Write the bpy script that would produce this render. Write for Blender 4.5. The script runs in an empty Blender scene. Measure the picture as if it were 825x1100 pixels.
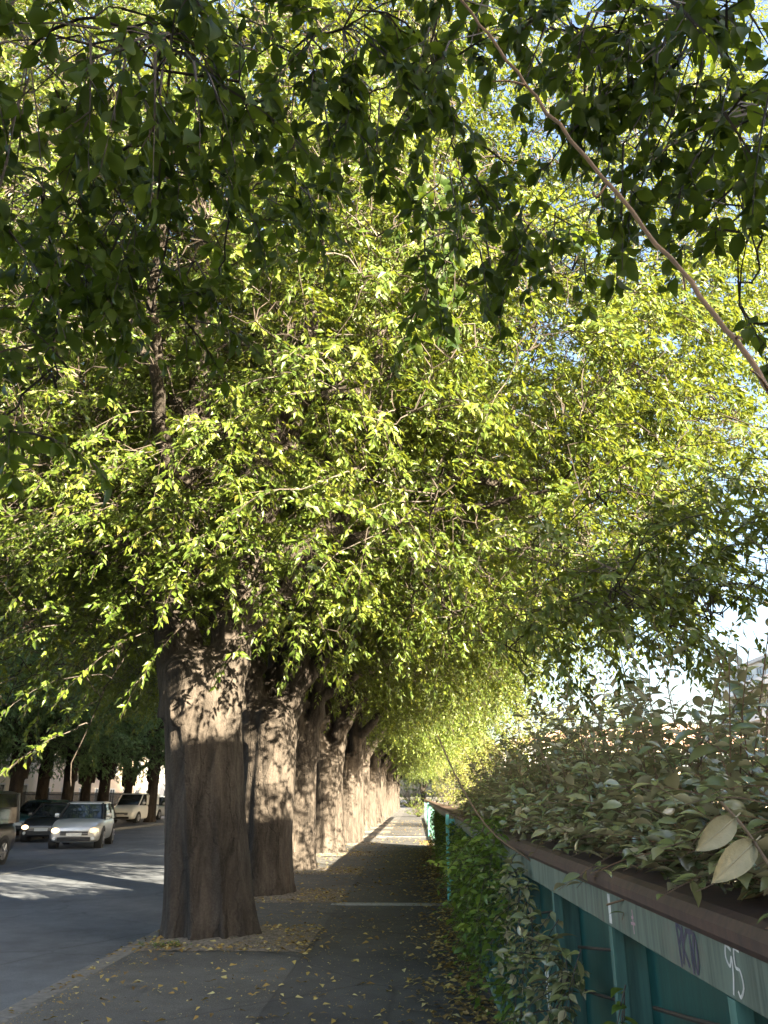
import bpy, bmesh, math, random
import numpy as np
from mathutils import Vector
R = math.radians
SC = bpy.context.scene
COL = SC.collection

# ------------------------------------------------------------------ camera numbers (design helper)
F = 830.0; HOR = 855.0; VPX = 447.0; EYE = 1.65
PITCH = math.atan((HOR-550)/F); YAW = math.atan((VPX-412.5)/(F/math.cos(PITCH)))
_h = np.array([-math.sin(YAW), math.cos(YAW), 0]); _r = np.array([math.cos(YAW), math.sin(YAW), 0])
_f = _h*math.cos(PITCH)+np.array([0, 0, math.sin(PITCH)]); _u = -_h*math.sin(PITCH)+np.array([0, 0, math.cos(PITCH)])
def at(px, py, Y):
    """world point seen at a place of the photograph, Y metres down the path"""
    d = _f+_r*(px-412.5)/F+_u*(550-py)/F
    return np.array([0, 0, EYE])+d*(Y/d[1])
def atd(px, py, dist):
    d = _f+_r*(px-412.5)/F+_u*(550-py)/F
    return np.array([0, 0, EYE])+d/np.linalg.norm(d)*dist

# ------------------------------------------------------------------ object helpers
def tag(o, label, cat, group=None):
    o['label'] = label; o['category'] = cat
    if group: o['group'] = group
    return o
def thing(name, label, cat, loc=(0, 0, 0), rz=0, group=None):
    o = bpy.data.objects.new(name, None); COL.objects.link(o)
    o.empty_display_size = 0.2
    o.location = loc; o.rotation_euler = (0, 0, rz)
    return tag(o, label, cat, group)
def link(name, me, parent=None, smooth=None):
    o = bpy.data.objects.new(name, me); COL.objects.link(o)
    if parent: o.parent = parent
    return o
def npmesh(name, V, faces, mats, matidx=None, smooth=False, attrs=None):
    """faces: list of int arrays (n,3) / (n,4)"""
    me = bpy.data.meshes.new(name)
    V = np.asarray(V, dtype=np.float32)
    faces = [np.asarray(f, dtype=np.int32) for f in faces if len(f)]
    me.vertices.add(len(V)); me.vertices.foreach_set('co', V.ravel())
    idx = np.concatenate([f.ravel() for f in faces])
    tot = np.concatenate([np.full(len(f), f.shape[1], np.int32) for f in faces])
    st = np.concatenate([[0], np.cumsum(tot)[:-1]]).astype(np.int32)
    me.loops.add(len(idx)); me.loops.foreach_set('vertex_index', idx)
    me.polygons.add(len(tot)); me.polygons.foreach_set('loop_start', st)
    for m in (mats if isinstance(mats, (list, tuple)) else [mats]): me.materials.append(m)
    if matidx is not None: me.polygons.foreach_set('material_index', np.asarray(matidx, np.int32))
    me.polygons.foreach_set('use_smooth', np.full(len(tot), smooth))
    me.update(calc_edges=True)
    for k, v in (attrs or {}).items():
        a = me.attributes.new(k, 'FLOAT', 'POINT'); a.data.foreach_set('value', np.asarray(v, np.float32))
    me.validate()
    return me
class MB:
    """collects polygons for one mesh"""
    def __init__(s): s.V = []; s.F = []; s.n = 0
    def add(s, V, Fs):
        V = np.asarray(V, float); s.V.append(V)
        for f in Fs: s.F.append(tuple(int(i)+s.n for i in f))
        s.n += len(V)
    def box(s, x0, x1, y0, y1, z0, z1):
        V = [(x0,y0,z0),(x1,y0,z0),(x1,y1,z0),(x0,y1,z0),(x0,y0,z1),(x1,y0,z1),(x1,y1,z1),(x0,y1,z1)]
        s.add(V, [(0,3,2,1),(4,5,6,7),(0,1,5,4),(1,2,6,5),(2,3,7,6),(3,0,4,7)])
    def run(s, poly, ys):
        """polygon in x,z carried along y through several stations"""
        n = len(poly); V = [(x, y, z) for y in ys for x, z in poly]; m = len(ys)
        s.add(V, [tuple(range(n)), tuple(range(m*n-1, (m-1)*n-1, -1))]+[(k*n+(i+1) % n, k*n+i, (k+1)*n+i, (k+1)*n+(i+1) % n) for k in range(m-1) for i in range(n)])
    def prism(s, poly, y0, y1):
        """polygon in x,z extruded along y"""
        n = len(poly)
        V = [(x, y0, z) for x, z in poly]+[(x, y1, z) for x, z in poly]
        s.add(V, [tuple(range(n)), tuple(range(2*n-1, n-1, -1))]+[((i+1)%n, i, n+i, n+(i+1)%n) for i in range(n)])
    def tube(s, P, rad, n=8, cap=True, wob=None):
        P = np.asarray(P, float); m = len(P); rad = np.broadcast_to(rad, (m,))
        T = np.gradient(P, axis=0); T /= np.linalg.norm(T, axis=1)[:, None]+1e-9
        ref = np.array([0.31, 0.95, 0.05]) if abs(T[:, 2]).mean() > .5 else np.array([0.05, 0.1, 1.0])
        A = np.cross(T, ref); A /= np.linalg.norm(A, axis=1)[:, None]+1e-9
        B = np.cross(T, A)
        th = np.linspace(0, 2*np.pi, n, endpoint=False)
        ring = np.cos(th)[None, :, None]*A[:, None]+np.sin(th)[None, :, None]*B[:, None]
        rr = rad[:, None, None]
        if wob is not None: rr = rr*wob[:, :, None]
        V = (P[:, None]+ring*rr).reshape(-1, 3)
        Fs = [(i*n+j, i*n+(j+1)%n, (i+1)*n+(j+1)%n, (i+1)*n+j) for i in range(m-1) for j in range(n)]
        if cap: Fs += [tuple(range(n-1, -1, -1)), tuple(range((m-1)*n, m*n))]
        s.add(V, Fs)
    def part(s, mat): return (np.concatenate(s.V), np.array([f for f in s.F if len(f) == 4]), mat, True, None)
    def mesh(s, name, mat, smooth=False, bevel=0):
        me = bpy.data.meshes.new(name)
        me.from_pydata(np.concatenate(s.V).tolist(), [], s.F)
        bm = bmesh.new(); bm.from_mesh(me)
        bmesh.ops.recalc_face_normals(bm, faces=bm.faces)
        if bevel: bmesh.ops.bevel(bm, geom=[e for e in bm.edges if e.calc_face_angle(0) > .6], offset=bevel, segments=2, affect='EDGES', profile=.6)
        bm.to_mesh(me); bm.free()
        me.polygons.foreach_set('use_smooth', np.full(len(me.polygons), smooth))
        me.materials.append(mat); me.update()
        return me
    def obj(s, name, mat, parent=None, smooth=False, bevel=0):
        return link(name, s.mesh(name, mat, smooth, bevel), parent)
def struct(o): o['kind'] = 'structure'; return o
def stuff(o): o['kind'] = 'stuff'; return o

def unit(v): return v/(np.linalg.norm(v, axis=-1, keepdims=True)+1e-9)
def spline(pts, n):
    P = np.asarray(pts, float); m = len(P)
    Q = np.vstack([2*P[0]-P[1], P, 2*P[-1]-P[-2]])
    out = []
    for t in np.linspace(0, m-1-1e-6, n):
        i = int(t); u = t-i; a, b, c, d = Q[i], Q[i+1], Q[i+2], Q[i+3]
        out.append(.5*((2*b)+(-a+c)*u+(2*a-5*b+4*c-d)*u*u+(-a+3*b-3*c+d)*u**3))
    return np.array(out)

def combine(name, parts):
    """one mesh out of several pieces: (V, faces, material, smooth, rnd per vertex)"""
    V, Fs, mi, sm, rn, mats, n = [], [], [], [], [], [], 0
    for (v, f, mat, s_, r_) in parts:
        if not len(v): continue
        V.append(v); f = np.asarray(f, np.int32)+n; Fs.append(f); mats.append(mat)
        mi.append(np.full(len(f), len(mats)-1)); sm.append(np.full(len(f), s_)); rn.append(np.zeros(len(v)) if r_ is None else r_); n += len(v)
    me = npmesh(name, np.concatenate(V), Fs, mats, np.concatenate(mi), False, {'rnd': np.concatenate(rn)})
    me.polygons.foreach_set('use_smooth', np.concatenate(sm)); return me
def remesh(me, voxel, it=2):
    o = bpy.data.objects.new('tmp', me); COL.objects.link(o)
    md = o.modifiers.new('r', 'REMESH'); md.mode = 'VOXEL'; md.voxel_size = voxel; md.use_smooth_shade = True
    ms = o.modifiers.new('s', 'SMOOTH'); ms.factor = .5; ms.iterations = it
    dg = bpy.context.evaluated_depsgraph_get(); m2 = bpy.data.meshes.new_from_object(o.evaluated_get(dg))
    mat = me.materials[0]; bpy.data.objects.remove(o)
    # keep only the connected body
    bm = bmesh.new(); bm.from_mesh(m2); bm.verts.ensure_lookup_table(); seen = set(); best = []
    for v in bm.verts:
        if v.index in seen: continue
        st = [v]; seen.add(v.index); comp = []
        while st:
            x = st.pop(); comp.append(x)
            for e in x.link_edges:
                y_ = e.other_vert(x)
                if y_.index not in seen: seen.add(y_.index); st.append(y_)
        if len(comp) > len(best): best = comp
    keep = set(x.index for x in best)
    bmesh.ops.delete(bm, geom=[v for v in bm.verts if v.index not in keep], context='VERTS')
    bm.to_mesh(m2); bm.free(); m2.materials.clear(); m2.materials.append(mat)
    m2.polygons.foreach_set('use_smooth', np.ones(len(m2.polygons), bool)); m2.update(); return m2

# ------------------------------------------------------------------ materials
def newmat(name):
    m = bpy.data.materials.new(name); m.use_nodes = True
    nt = m.node_tree; nt.nodes.clear()
    out = nt.nodes.new('ShaderNodeOutputMaterial')
    return m, nt, out
def N(nt, t, **kw):
    n = nt.nodes.new(t)
    for k, v in kw.items():
        if k.startswith('_'): setattr(n, k[1:], v)
        else: n.inputs[k].default_value = v
    return n
def coords(nt, scale=(1, 1, 1), kind='Object'):
    tc = N(nt, 'ShaderNodeTexCoord'); mp = N(nt, 'ShaderNodeMapping'); mp.inputs['Scale'].default_value = scale
    nt.links.new(tc.outputs[kind], mp.inputs['Vector']); return mp.outputs['Vector']
def noise(nt, vec, scale, detail=4, rough=.6, dist=0):
    n = N(nt, 'ShaderNodeTexNoise', Scale=scale, Detail=detail, Roughness=rough, Distortion=dist)
    nt.links.new(vec, n.inputs['Vector']); return n.outputs['Fac']
def noise_col(nt, vec, scale):
    n = N(nt, 'ShaderNodeTexNoise', Scale=scale, Detail=4); nt.links.new(vec, n.inputs['Vector']); return n.outputs['Color']
def ramp(nt, fac, stops):
    r = N(nt, 'ShaderNodeValToRGB'); e = r.color_ramp.elements
    while len(e) < len(stops): e.new(.5)
    for k, (p, c) in enumerate(stops): e[k].position = p; e[k].color = (*c, 1) if len(c) == 3 else c
    nt.links.new(fac, r.inputs['Fac']); return r.outputs['Color']
def mix(nt, fac, a, b, mode='MIX'):
    m = N(nt, 'ShaderNodeMix', _data_type='RGBA', _blend_type=mode)
    for s, v in ((0, fac), (6, a), (7, b)):
        if hasattr(v, 'is_linked') or hasattr(v, 'links'): nt.links.new(v, m.inputs[s])
        else: m.inputs[s].default_value = v if s == 0 else (*v, 1)
    return m.outputs[2]
def bump(nt, h, strength, dist=.02, prev=None):
    b = N(nt, 'ShaderNodeBump', Strength=strength, Distance=dist); nt.links.new(h, b.inputs['Height'])
    if prev: nt.links.new(prev, b.inputs['Normal'])
    return b.outputs['Normal']
def principled(nt, out, col, rough=.6, normal=None, **kw):
    p = N(nt, 'ShaderNodeBsdfPrincipled', Roughness=rough)
    for k, v in kw.items(): p.inputs[k.replace('_', ' ')].default_value = v
    if hasattr(col, 'links'): nt.links.new(col, p.inputs['Base Color'])
    else: p.inputs['Base Color'].default_value = (*col, 1)
    if normal: nt.links.new(normal, p.inputs['Normal'])
    nt.links.new(p.outputs[0], out.inputs['Surface']); return p
def plain(name, col, rough=.5, var=.25, scale=6, bmp=.1, **kw):
    m, nt, out = newmat(name); v = coords(nt)
    n = noise(nt, v, scale, 5)
    c = ramp(nt, n, [(.3, tuple(x*(1-var) for x in col)), (.7, tuple(min(1, x*(1+var)) for x in col))])
    principled(nt, out, c, rough, bump(nt, noise(nt, v, scale*8, 3), bmp, .01), **kw); return m
def leafmat(name, stops, trans, tmix=.35, rough=.42, under=None, spec=.4):
    m, nt, out = newmat(name)
    a = N(nt, 'ShaderNodeAttribute', _attribute_name='rnd')
    c = ramp(nt, a.outputs['Fac'], stops)
    geo = N(nt, 'ShaderNodeNewGeometry')
    if under is not None: c = mix(nt, geo.outputs['Backfacing'], c, under)
    p = N(nt, 'ShaderNodeBsdfPrincipled', Roughness=rough); p.inputs['Specular IOR Level'].default_value = spec
    nt.links.new(c, p.inputs['Base Color'])
    t = N(nt, 'ShaderNodeBsdfTranslucent')
    tc = ramp(nt, a.outputs['Fac'], [(0, tuple(x*.75 for x in trans)), (1, trans)])
    nt.links.new(tc, t.inputs['Color'])
    mx = N(nt, 'ShaderNodeMixShader', Fac=tmix)
    nt.links.new(p.outputs[0], mx.inputs[1]); nt.links.new(t.outputs[0], mx.inputs[2])
    nt.links.new(mx.outputs[0], out.inputs['Surface']); return m

M = {}
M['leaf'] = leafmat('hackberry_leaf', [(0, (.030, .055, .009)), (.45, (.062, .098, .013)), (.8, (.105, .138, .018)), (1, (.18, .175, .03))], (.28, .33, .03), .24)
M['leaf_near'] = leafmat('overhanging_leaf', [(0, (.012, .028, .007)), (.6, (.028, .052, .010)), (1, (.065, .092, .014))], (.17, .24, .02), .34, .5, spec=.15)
M['leaf_far'] = leafmat('opposite_tree_leaf', [(0, (.07, .14, .06)), (.6, (.115, .195, .075)), (1, (.17, .24, .08))], (.24, .38, .1), .28, .4)
M['leaf_hedge'] = leafmat('elaeagnus_leaf', [(0, (.085, .125, .055)), (.5, (.16, .185, .075)), (1, (.27, .26, .12))], (.2, .2, .06), .16, .24, under=(.5, .44, .27), spec=1.0)
M['bigleaf'] = plain('pale_leaf_underside', (.27, .25, .15), .5, .12, 30, .15)
M['leaf_vine'] = leafmat('vine_leaf', [(0, (.05, .10, .022)), (.6, (.10, .17, .03)), (1, (.20, .26, .045))], (.25, .36, .04), .25, .35)
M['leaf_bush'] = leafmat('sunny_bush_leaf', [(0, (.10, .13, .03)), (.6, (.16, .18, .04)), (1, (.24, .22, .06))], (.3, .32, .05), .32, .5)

def bark(name, a, b, c):
    m, nt, out = newmat(name)
    v = coords(nt, (1, 1, .22)); v2 = coords(nt); v3 = coords(nt, (1, 1, 3.2))
    big = noise(nt, v2, 1.1, 4, .55); streak = noise(nt, v, 7, 6, .62, .6); fine = noise(nt, v2, 38, 5, .7); rings = noise(nt, v3, 5, 4, .6, .4)
    vo = N(nt, 'ShaderNodeTexVoronoi', _feature='DISTANCE_TO_EDGE', Scale=4.5); nt.links.new(mix(nt, .12, coords(nt, (1, 1, .12)), noise_col(nt, v2, 6)), vo.inputs['Vector'])
    crack = ramp(nt, vo.outputs['Distance'], [(0, (0, 0, 0)), (.045, (1, 1, 1))])
    col = ramp(nt, streak, [(.32, a), (.5, b), (.68, c)])
    col = mix(nt, .45, col, ramp(nt, fine, [(.35, (.35, .33, .31)), (.62, (1, 1, 1))]), 'MULTIPLY')
    col = mix(nt, .40, col, ramp(nt, big, [(.35, (.45, .43, .42)), (.6, (1, 1, 1))]), 'MULTIPLY')
    col = mix(nt, .28, col, crack, 'MULTIPLY')
    n1 = bump(nt, crack, .45, .025)
    n2 = bump(nt, streak, .9, .06, n1); n3 = bump(nt, rings, .4, .02, n2); n4 = bump(nt, fine, .8, .012, n3)
    principled(nt, out, col, .85, n4, Specular_IOR_Level=.2); return m
M['bark'] = bark('hackberry_bark', (.030, .025, .021), (.062, .052, .044), (.098, .082, .070))
M['bark_dark'] = bark('branch_bark', (.022, .018, .015), (.042, .034, .028), (.068, .054, .045))
M['twig'] = plain('twig', (.038, .028, .02), .7, .3, 20)
M['tantwig'] = plain('tan_twig', (.21, .125, .065), .6, .35, 14)
M['redtwig'] = plain('reddish_twig', (.135, .08, .043), .6, .35, 12)

def asphalt(name, lo, hi, patch=.3, stain=None):
    m, nt, out = newmat(name); v = coords(nt)
    g = noise(nt, v, 160, 3, .7); b = noise(nt, v, .45, 5, .6); d = noise(nt, v, 4, 5, .65); cr = N(nt, 'ShaderNodeTexVoronoi', _feature='DISTANCE_TO_EDGE', Scale=.55)
    nt.links.new(mix(nt, .35, v, noise(nt, v, 1.5, 4)), cr.inputs['Vector'])
    col = ramp(nt, g, [(.35, lo), (.55, hi), (.72, tuple(x*2.2 for x in hi))])
    col = mix(nt, .6, col, ramp(nt, b, [(.38, (.5, .5, .52)), (.6, (1, 1, 1))]), 'MULTIPLY')
    col = mix(nt, .4, col, ramp(nt, d, [(.38, (.5, .5, .5)), (.6, (1, 1, 1))]), 'MULTIPLY')
    col = mix(nt, .5, col, ramp(nt, cr.outputs['Distance'], [(0, (.35, .35, .35)), (.012, (1, 1, 1))]), 'MULTIPLY')
    principled(nt, out, col, .78, bump(nt, g, .5, .004, bump(nt, d, .12, .01)), Specular_IOR_Level=.35); return m
M['path'] = asphalt('footpath_asphalt', (.05, .051, .054), (.092, .092, .096))
M['strip'] = asphalt('strip_asphalt', (.066, .066, .067), (.12, .119, .118))
M['road'] = asphalt('road_asphalt', (.076, .086, .102), (.126, .14, .162))
M['kerb'] = plain('kerb_granite', (.14, .137, .133), .8, .35, 14, .3)
M['joint'] = plain('joint_concrete', (.27, .285, .30), .7, .3, 18, .2)
M['soil'] = plain('pit_soil', (.16, .14, .12), .95, .6, 22, 1.0)
M['ground'] = plain('bare_ground', (.11, .10, .075), .95, .4, 2, .5)
M['mark'] = plain('road_paint', (.16, .16, .155), .7, .4, 25, .2)
M['litter'] = leafmat('fallen_leaf', [(0, (.12, .075, .03)), (.4, (.28, .19, .06)), (.75, (.42, .33, .10)), (1, (.5, .45, .22))], (.3, .22, .06), .12, .6)

def streaked(name, base, dark, rust, rough=.5, amt=.5):
    m, nt, out = newmat(name)
    s = noise(nt, coords(nt, (9, 9, .7)), 3, 5, .65); n = noise(nt, coords(nt), 3.5, 6, .65); g = noise(nt, coords(nt), 60, 3)
    col = ramp(nt, s, [(.3, dark), (.55, base), (.75, tuple(min(1, x*1.25) for x in base))])
    col = mix(nt, ramp(nt, n, [(.56, (0, 0, 0)), (.7, (amt,)*3)]), col, rust)
    principled(nt, out, col, rough, bump(nt, g, .12, .004)); return m
M['teal'] = streaked('teal_paint', (.007, .072, .062), (.005, .045, .04), (.03, .06, .055), .42, .35)
M['fascia'] = streaked('weathered_green_rail', (.13, .17, .135), (.06, .08, .065), (.16, .11, .085), .6, .55)
M['post'] = streaked('teal_post_paint', (.075, .18, .155), (.04, .10, .09), (.12, .10, .07), .5, .45)
M['brightpost'] = streaked('turquoise_post_paint', (.16, .55, .56), (.07, .33, .36), (.25, .3, .25), .45, .4)
M['cap'] = streaked('rusty_brown_cap', (.085, .05, .04), (.045, .032, .03), (.16, .075, .045), .55, .7)
M['iron'] = plain('dark_iron', (.03, .025, .022), .6)
M['wht'] = plain('white_spray', (.6, .6, .57), .7, .3, 30)
M['pink'] = plain('pink_spray', (.42, .26, .29), .7, .3, 30)
M['violet'] = plain('violet_marker', (.06, .055, .085), .7, .3, 30)

# ------------------------------------------------------------------ leaves
def leaf_geometry(P, D, Nn, L, W, detail):
    D = unit(D); Nn = unit(Nn-(Nn*D).sum(1, keepdims=True)*D); S = np.cross(Nn, D)
    n = len(P); L = L[:, None]; W = W[:, None]
    def pt(t, s, h): return P+D*(L*t)+S*(W*s)+Nn*(W*h)
    if detail == 0:
        V = np.stack([pt(0, 0, 0), pt(.36, .5, .14), pt(.40, 0, 0), pt(.36, -.5, .14), pt(1, 0, -.25)], 1)
        T = np.array([(0, 2, 1), (0, 3, 2), (1, 2, 4), (2, 3, 4)])
        k = 5
    else:
        rows = [(.09, .22, .02), (.25, .43, .04), (.44, .5, .04), (.64, .42, .0), (.83, .21, -.10)]
        vs = [pt(-.12, 0, .0), pt(0, 0, 0)]
        for t, w, b in rows: vs += [pt(t, w, b+.16*w/.5), pt(t, 0, b), pt(t, -w, b+.16*w/.5)]
        vs.append(pt(1.02, 0, -.32))
        V = np.stack(vs, 1); k = V.shape[1]; T = []
        T += [(1, 3, 2), (1, 4, 3)]
        for r in range(4):
            a = 2+3*r
            T += [(a, a+1, a+3), (a+1, a+4, a+3), (a+1, a+2, a+4), (a+2, a+5, a+4)]
        a = 2+12; T += [(a, a+1, k-1), (a+1, a+2, k-1)]
        T = np.array(T)
    Fs = (T[None]+(np.arange(n)*k)[:, None, None]).reshape(-1, 3)
    return V.reshape(-1, 3), Fs, k
class Leaves:
    def __init__(s): s.a = []
    def add(s, P, D, Nn, L, W, rnd): s.a.append((P, D, Nn, L, W, rnd))
    def mesh(s, name, mat, detail=0):
        P, D, Nn, L, W, rnd = [np.concatenate([x[i] for x in s.a]) for i in range(6)]
        V, Fs, k = leaf_geometry(P, D, Nn, L, W, detail)
        return npmesh(name, V, [Fs], mat, smooth=detail > 0, attrs={'rnd': np.repeat(rnd, k)})
    def part(s, mat, detail=0):
        P, D, Nn, L, W, rnd = [np.concatenate([x[i] for x in s.a]) for i in range(6)]
        V, Fs, k = leaf_geometry(P, D, Nn, L, W, detail)
        return (V, Fs, mat, detail > 0, np.repeat(rnd, k))
def prisms(A, B, ra, rb):
    n = len(A); D = unit(B-A); ref = np.where(np.abs(D[:, 2:3]) > .8, [[1., 0, 0]], [[0, 0, 1.]])
    U = unit(np.cross(D, ref)); W = np.cross(D, U)
    vs = []
    for C, r in ((A, ra), (B, rb)):
        r = np.broadcast_to(r, (n,))[:, None]
        for k in range(3):
            a = k*2.0944; vs.append(C+(U*math.cos(a)+W*math.sin(a))*r)
    V = np.stack(vs, 1).reshape(-1, 3)
    T = np.array([(0, 1, 4, 3), (1, 2, 5, 4), (2, 0, 3, 5)])
    return V, (T[None]+(np.arange(n)*6)[:, None, None]).reshape(-1, 4)
class Twigs:
    def __init__(s): s.V = []; s.F = []; s.n = 0
    def add(s, A, B, ra, rb):
        V, Fq = prisms(A, B, ra, rb); s.V.append(V); s.F.append(Fq+s.n); s.n += len(V)
    def part(s, mat): return (np.concatenate(s.V), np.concatenate(s.F), mat, False, None)

def sprays(rng, P, D, ln, K, Mx, leafL, lv, tw, droop=.45, light=0., wr=(.38, .5)):
    """leafy drooping sprays: main twig, K side twigs, Mx leaves on each"""
    n = len(P); D = unit(D); ln = np.broadcast_to(ln, (n,))[:, None]
    down = np.array([0, 0, -1.])
    def main(t): return P+D*ln*t+down*ln*droop*t*t
    ts = [0, .35, .7, 1.]
    for a, b in zip(ts[:-1], ts[1:]): tw.add(main(a), main(b), .006*(1.15-a), .006*(1.15-b))
    lat = unit(np.cross(D, [[0, 0, 1.]])+1e-6)
    srnd = rng.uniform(-.22, .22, n)+light
    out = unit(D*[[1, 1, 0]]+1e-6)
    for k in range(K):
        t = .12+.88*(k+rng.uniform(0, .6))/K
        s = 1 if k % 2 else -1
        S0 = main(t)
        Dk = unit(D*rng.uniform(.35, .9, (n, 1))+lat*s*rng.uniform(.25, .9, (n, 1))+rng.normal(0, .28, (n, 3))+down*.18)
        lk = ln*rng.uniform(.28, .5, (n, 1))*(1.15-.5*t)
        if k == K-1: Dk = unit(D+down*droop*1.6+rng.normal(0, .1, (n, 3))); S0 = main(.98)
        E = S0+Dk*lk+down*lk*.3
        tw.add(S0, E, .0035, .002)
        lk_lat = unit(np.cross(Dk, [[0, 0, 1.]])+1e-6)
        for m in range(Mx):
            u = .12+.88*(m+rng.uniform(0, .5))/Mx
            p = S0+Dk*lk*u+down*lk*.3*u*u+rng.normal(0, .012, (n, 3))
            sd = 1 if m % 2 else -1
            d = unit(Dk*.5+lk_lat*sd*.62+down*rng.uniform(.2, .75, (n, 1))+rng.normal(0, .25, (n, 3)))
            nn = np.array([[0, 0, .55]])+out*.45+rng.normal(0, .5, (n, 3))
            L = leafL*rng.uniform(.65, 1.12, n)
            lv.add(p, d, nn, L, L*rng.uniform(wr[0], wr[1], n), np.clip(.5+srnd+rng.normal(0, .17, n), 0, 1))

# ------------------------------------------------------------------ trees
def trunk_into(mb, rng, r_base, r_mid, top, lean=(0, 0), knob=False, n=64):
    zs = np.concatenate([[-.06, 0, .05, .12, .22, .36, .55], np.linspace(.8, top, 30)])
    th = np.linspace(0, 2*np.pi, n, endpoint=False)
    ph = rng.uniform(0, 6.28, 8); rings = []
    for z in zs:
        u = max(0, z)/top
        r = r_mid+(r_base-r_mid)*math.exp(-max(0, z)/.55)+.07*r_mid*math.exp(-max(0, z)/.1)
        r *= 1+.07*math.exp(-((u-.97)/.14)**2)
        if u > .9: r *= 1-.55*((u-.9)/.1)**1.5
        fl = (.5*np.cos(5*th+ph[0]+.25*z)+.35*np.cos(7*th+ph[1]-.2*z)+.35*np.cos(3*th+ph[2])+.2*np.cos(11*th+ph[3]))
        fl = -np.abs(fl)**.8*1.2+.5
        amp = .075+.13*math.exp(-max(0, z)/1.1)
        low = .025*np.cos(2*th+ph[4]+1.1*z)+.02*np.cos(4*th+ph[5]-2.1*z)+.012*np.cos(9*th+ph[6]+3.3*z)
        rr = r*(1+amp*fl+low)
        if knob:
            a0 = math.atan2(-1, -.42); dth = np.angle(np.exp(1j*(th-a0)))
            dd = np.sqrt((dth*r_mid)**2+(z-2.72)**2)
            rr = rr+.055*np.exp(-(dd/.26)**2)
        cx = lean[0]*u; cy = lean[1]*u
        rings.append(np.stack([cx+rr*np.cos(th), cy+rr*np.sin(th), np.full(n, z)], 1))
    V = np.concatenate(rings); m = len(zs)
    Fs = [(i*n+j, i*n+(j+1) % n, (i+1)*n+(j+1) % n, (i+1)*n+j) for i in range(m-1) for j in range(n)]
    Fs.append(tuple(range((m-1)*n, m*n))); Fs.append(tuple(range(n-1, -1, -1)))
    mb.add(V, Fs)
def limb_into(mb, rng, pts, r0, r1, n=10, seg=22):
    P = spline(pts, seg); t = np.linspace(0, 1, seg)
    P[1:] += rng.normal(0, .035, (seg-1, 3))
    rad = r0+(r1-r0)*t**.8
    k = 16
    mb.tube(P[:k+1], np.maximum(rad[:k+1], .05), n, wob=1+rng.normal(0, .05, (k+1, n)))
    return P, rad

def make_limbs(rng, hero):
    if hero:
        el = [tuple(at(a, b, Y)-np.array([-2.58, 10.75, 0])+[.38, 0, 0]) for a, b, Y in ((268, 520, 10.6), (300, 450, 10.3), (345, 428, 10.0), (384, 424, 9.8), (399, 396, 9.8), (408, 362, 9.9), (432, 322, 10.2), (470, 240, 10.8))]
        L = [([(-.26, .02, 2.7), (-.36, 0, 3.7), (-.52, .0, 5.2), (-.45, .2, 8), (-.9, .5, 12), (-1, .4, 16)], .40, .05),
             ([(.22, 0, 2.7), (.34, .0, 3.7), (.62, -.1, 5.0), (1.15, -.2, 7), (1.5, -.3, 10), (1.9, 0, 15)], .37, .05),
             ([(.5, -.1, 4.6), (1.5, .1, 5.2), (2.0, .0, 5.6), (2.2, -.1, 6.8), (3.3, -.3, 9), (4.2, -.4, 11.5)], .19, .03),
             ([(.3, .1, 3.5), (1.4, .3, 4.9), (3.1, .5, 5.7), (5.6, .5, 6.2)], .17, .03),
             ([(-.4, 0, 4.2), (-1.8, .2, 5.7), (-3.6, .2, 6.9), (-5.8, 0, 7.4)], .19, .03),
             ([(-.1, -.25, 4.4), (-.3, -1.6, 6.1), (-.1, -3.0, 7.6), (.3, -4, 9.5)], .15, .03),
             ([(.1, .3, 4.0), (.3, 1.6, 6.2), (.3, 3.0, 8), (0, 4, 10)], .16, .03),
             ([(-.4, .1, 7), (-1.8, -.6, 9), (-3.6, -1, 11), (-4.4, -1, 13.5)], .15, .03),
             ([(1.2, .2, 7.2), (2.4, .9, 8.9), (3.6, 1.6, 10.6), (4.8, 2.2, 12.4)], .12, .03),
             ([(.5, .2, 4.4), (1.8, 1.2, 6.0), (3.8, 2.0, 6.9), (6.4, 2.4, 6.9), (7.6, 2.4, 6.4)], .16, .03), ([(.9, .5, 6.2), (2.4, 1.8, 8.2), (4.2, 2.9, 9.6), (5.8, 3.4, 10.2)], .06, .015), ([(-.45, 0, 4.0), (-1.6, -.6, 5.0), (-3.2, -.9, 5.6), (-5, -.9, 5.4)], .12, .03), (el, .15, .05)]
    else:
        L = []
        for k, (x, y) in enumerate([(-.3, 0), (.3, .05), (0, .2)]):
            e = np.array([x*5+rng.normal(0, .6), y*4+rng.normal(0, .9), 15+rng.normal(0, 1)])
            L.append(([(x*.8, y, 2.6), (x*1.3, y, 3.7), (x*2.2+rng.normal(0, .2), y*2, 5.6), tuple(e*[.7, .7, .6]), tuple(e)], .34-.05*k, .05))
        for k, a in enumerate([.15, 3.0, -.35, 3.6, 1.2, -1.5, .3, 2.6]):
            a += rng.normal(0, .25); ln = rng.uniform(4.6, 6.3) if abs(math.cos(a)) > .6 else 3.6
            z0 = 3.3+.55*k; up = rng.uniform(.9, 1.6)
            c, s = math.cos(a), math.sin(a)
            L.append(([(c*.2, s*.2, z0), (c*ln*.3, s*ln*.3, z0+up*1.1), (c*ln*.65, s*ln*.65, z0+up*2), (c*ln, s*ln, z0+up*2.3)], .20-.012*k, .03))
    return L

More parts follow.
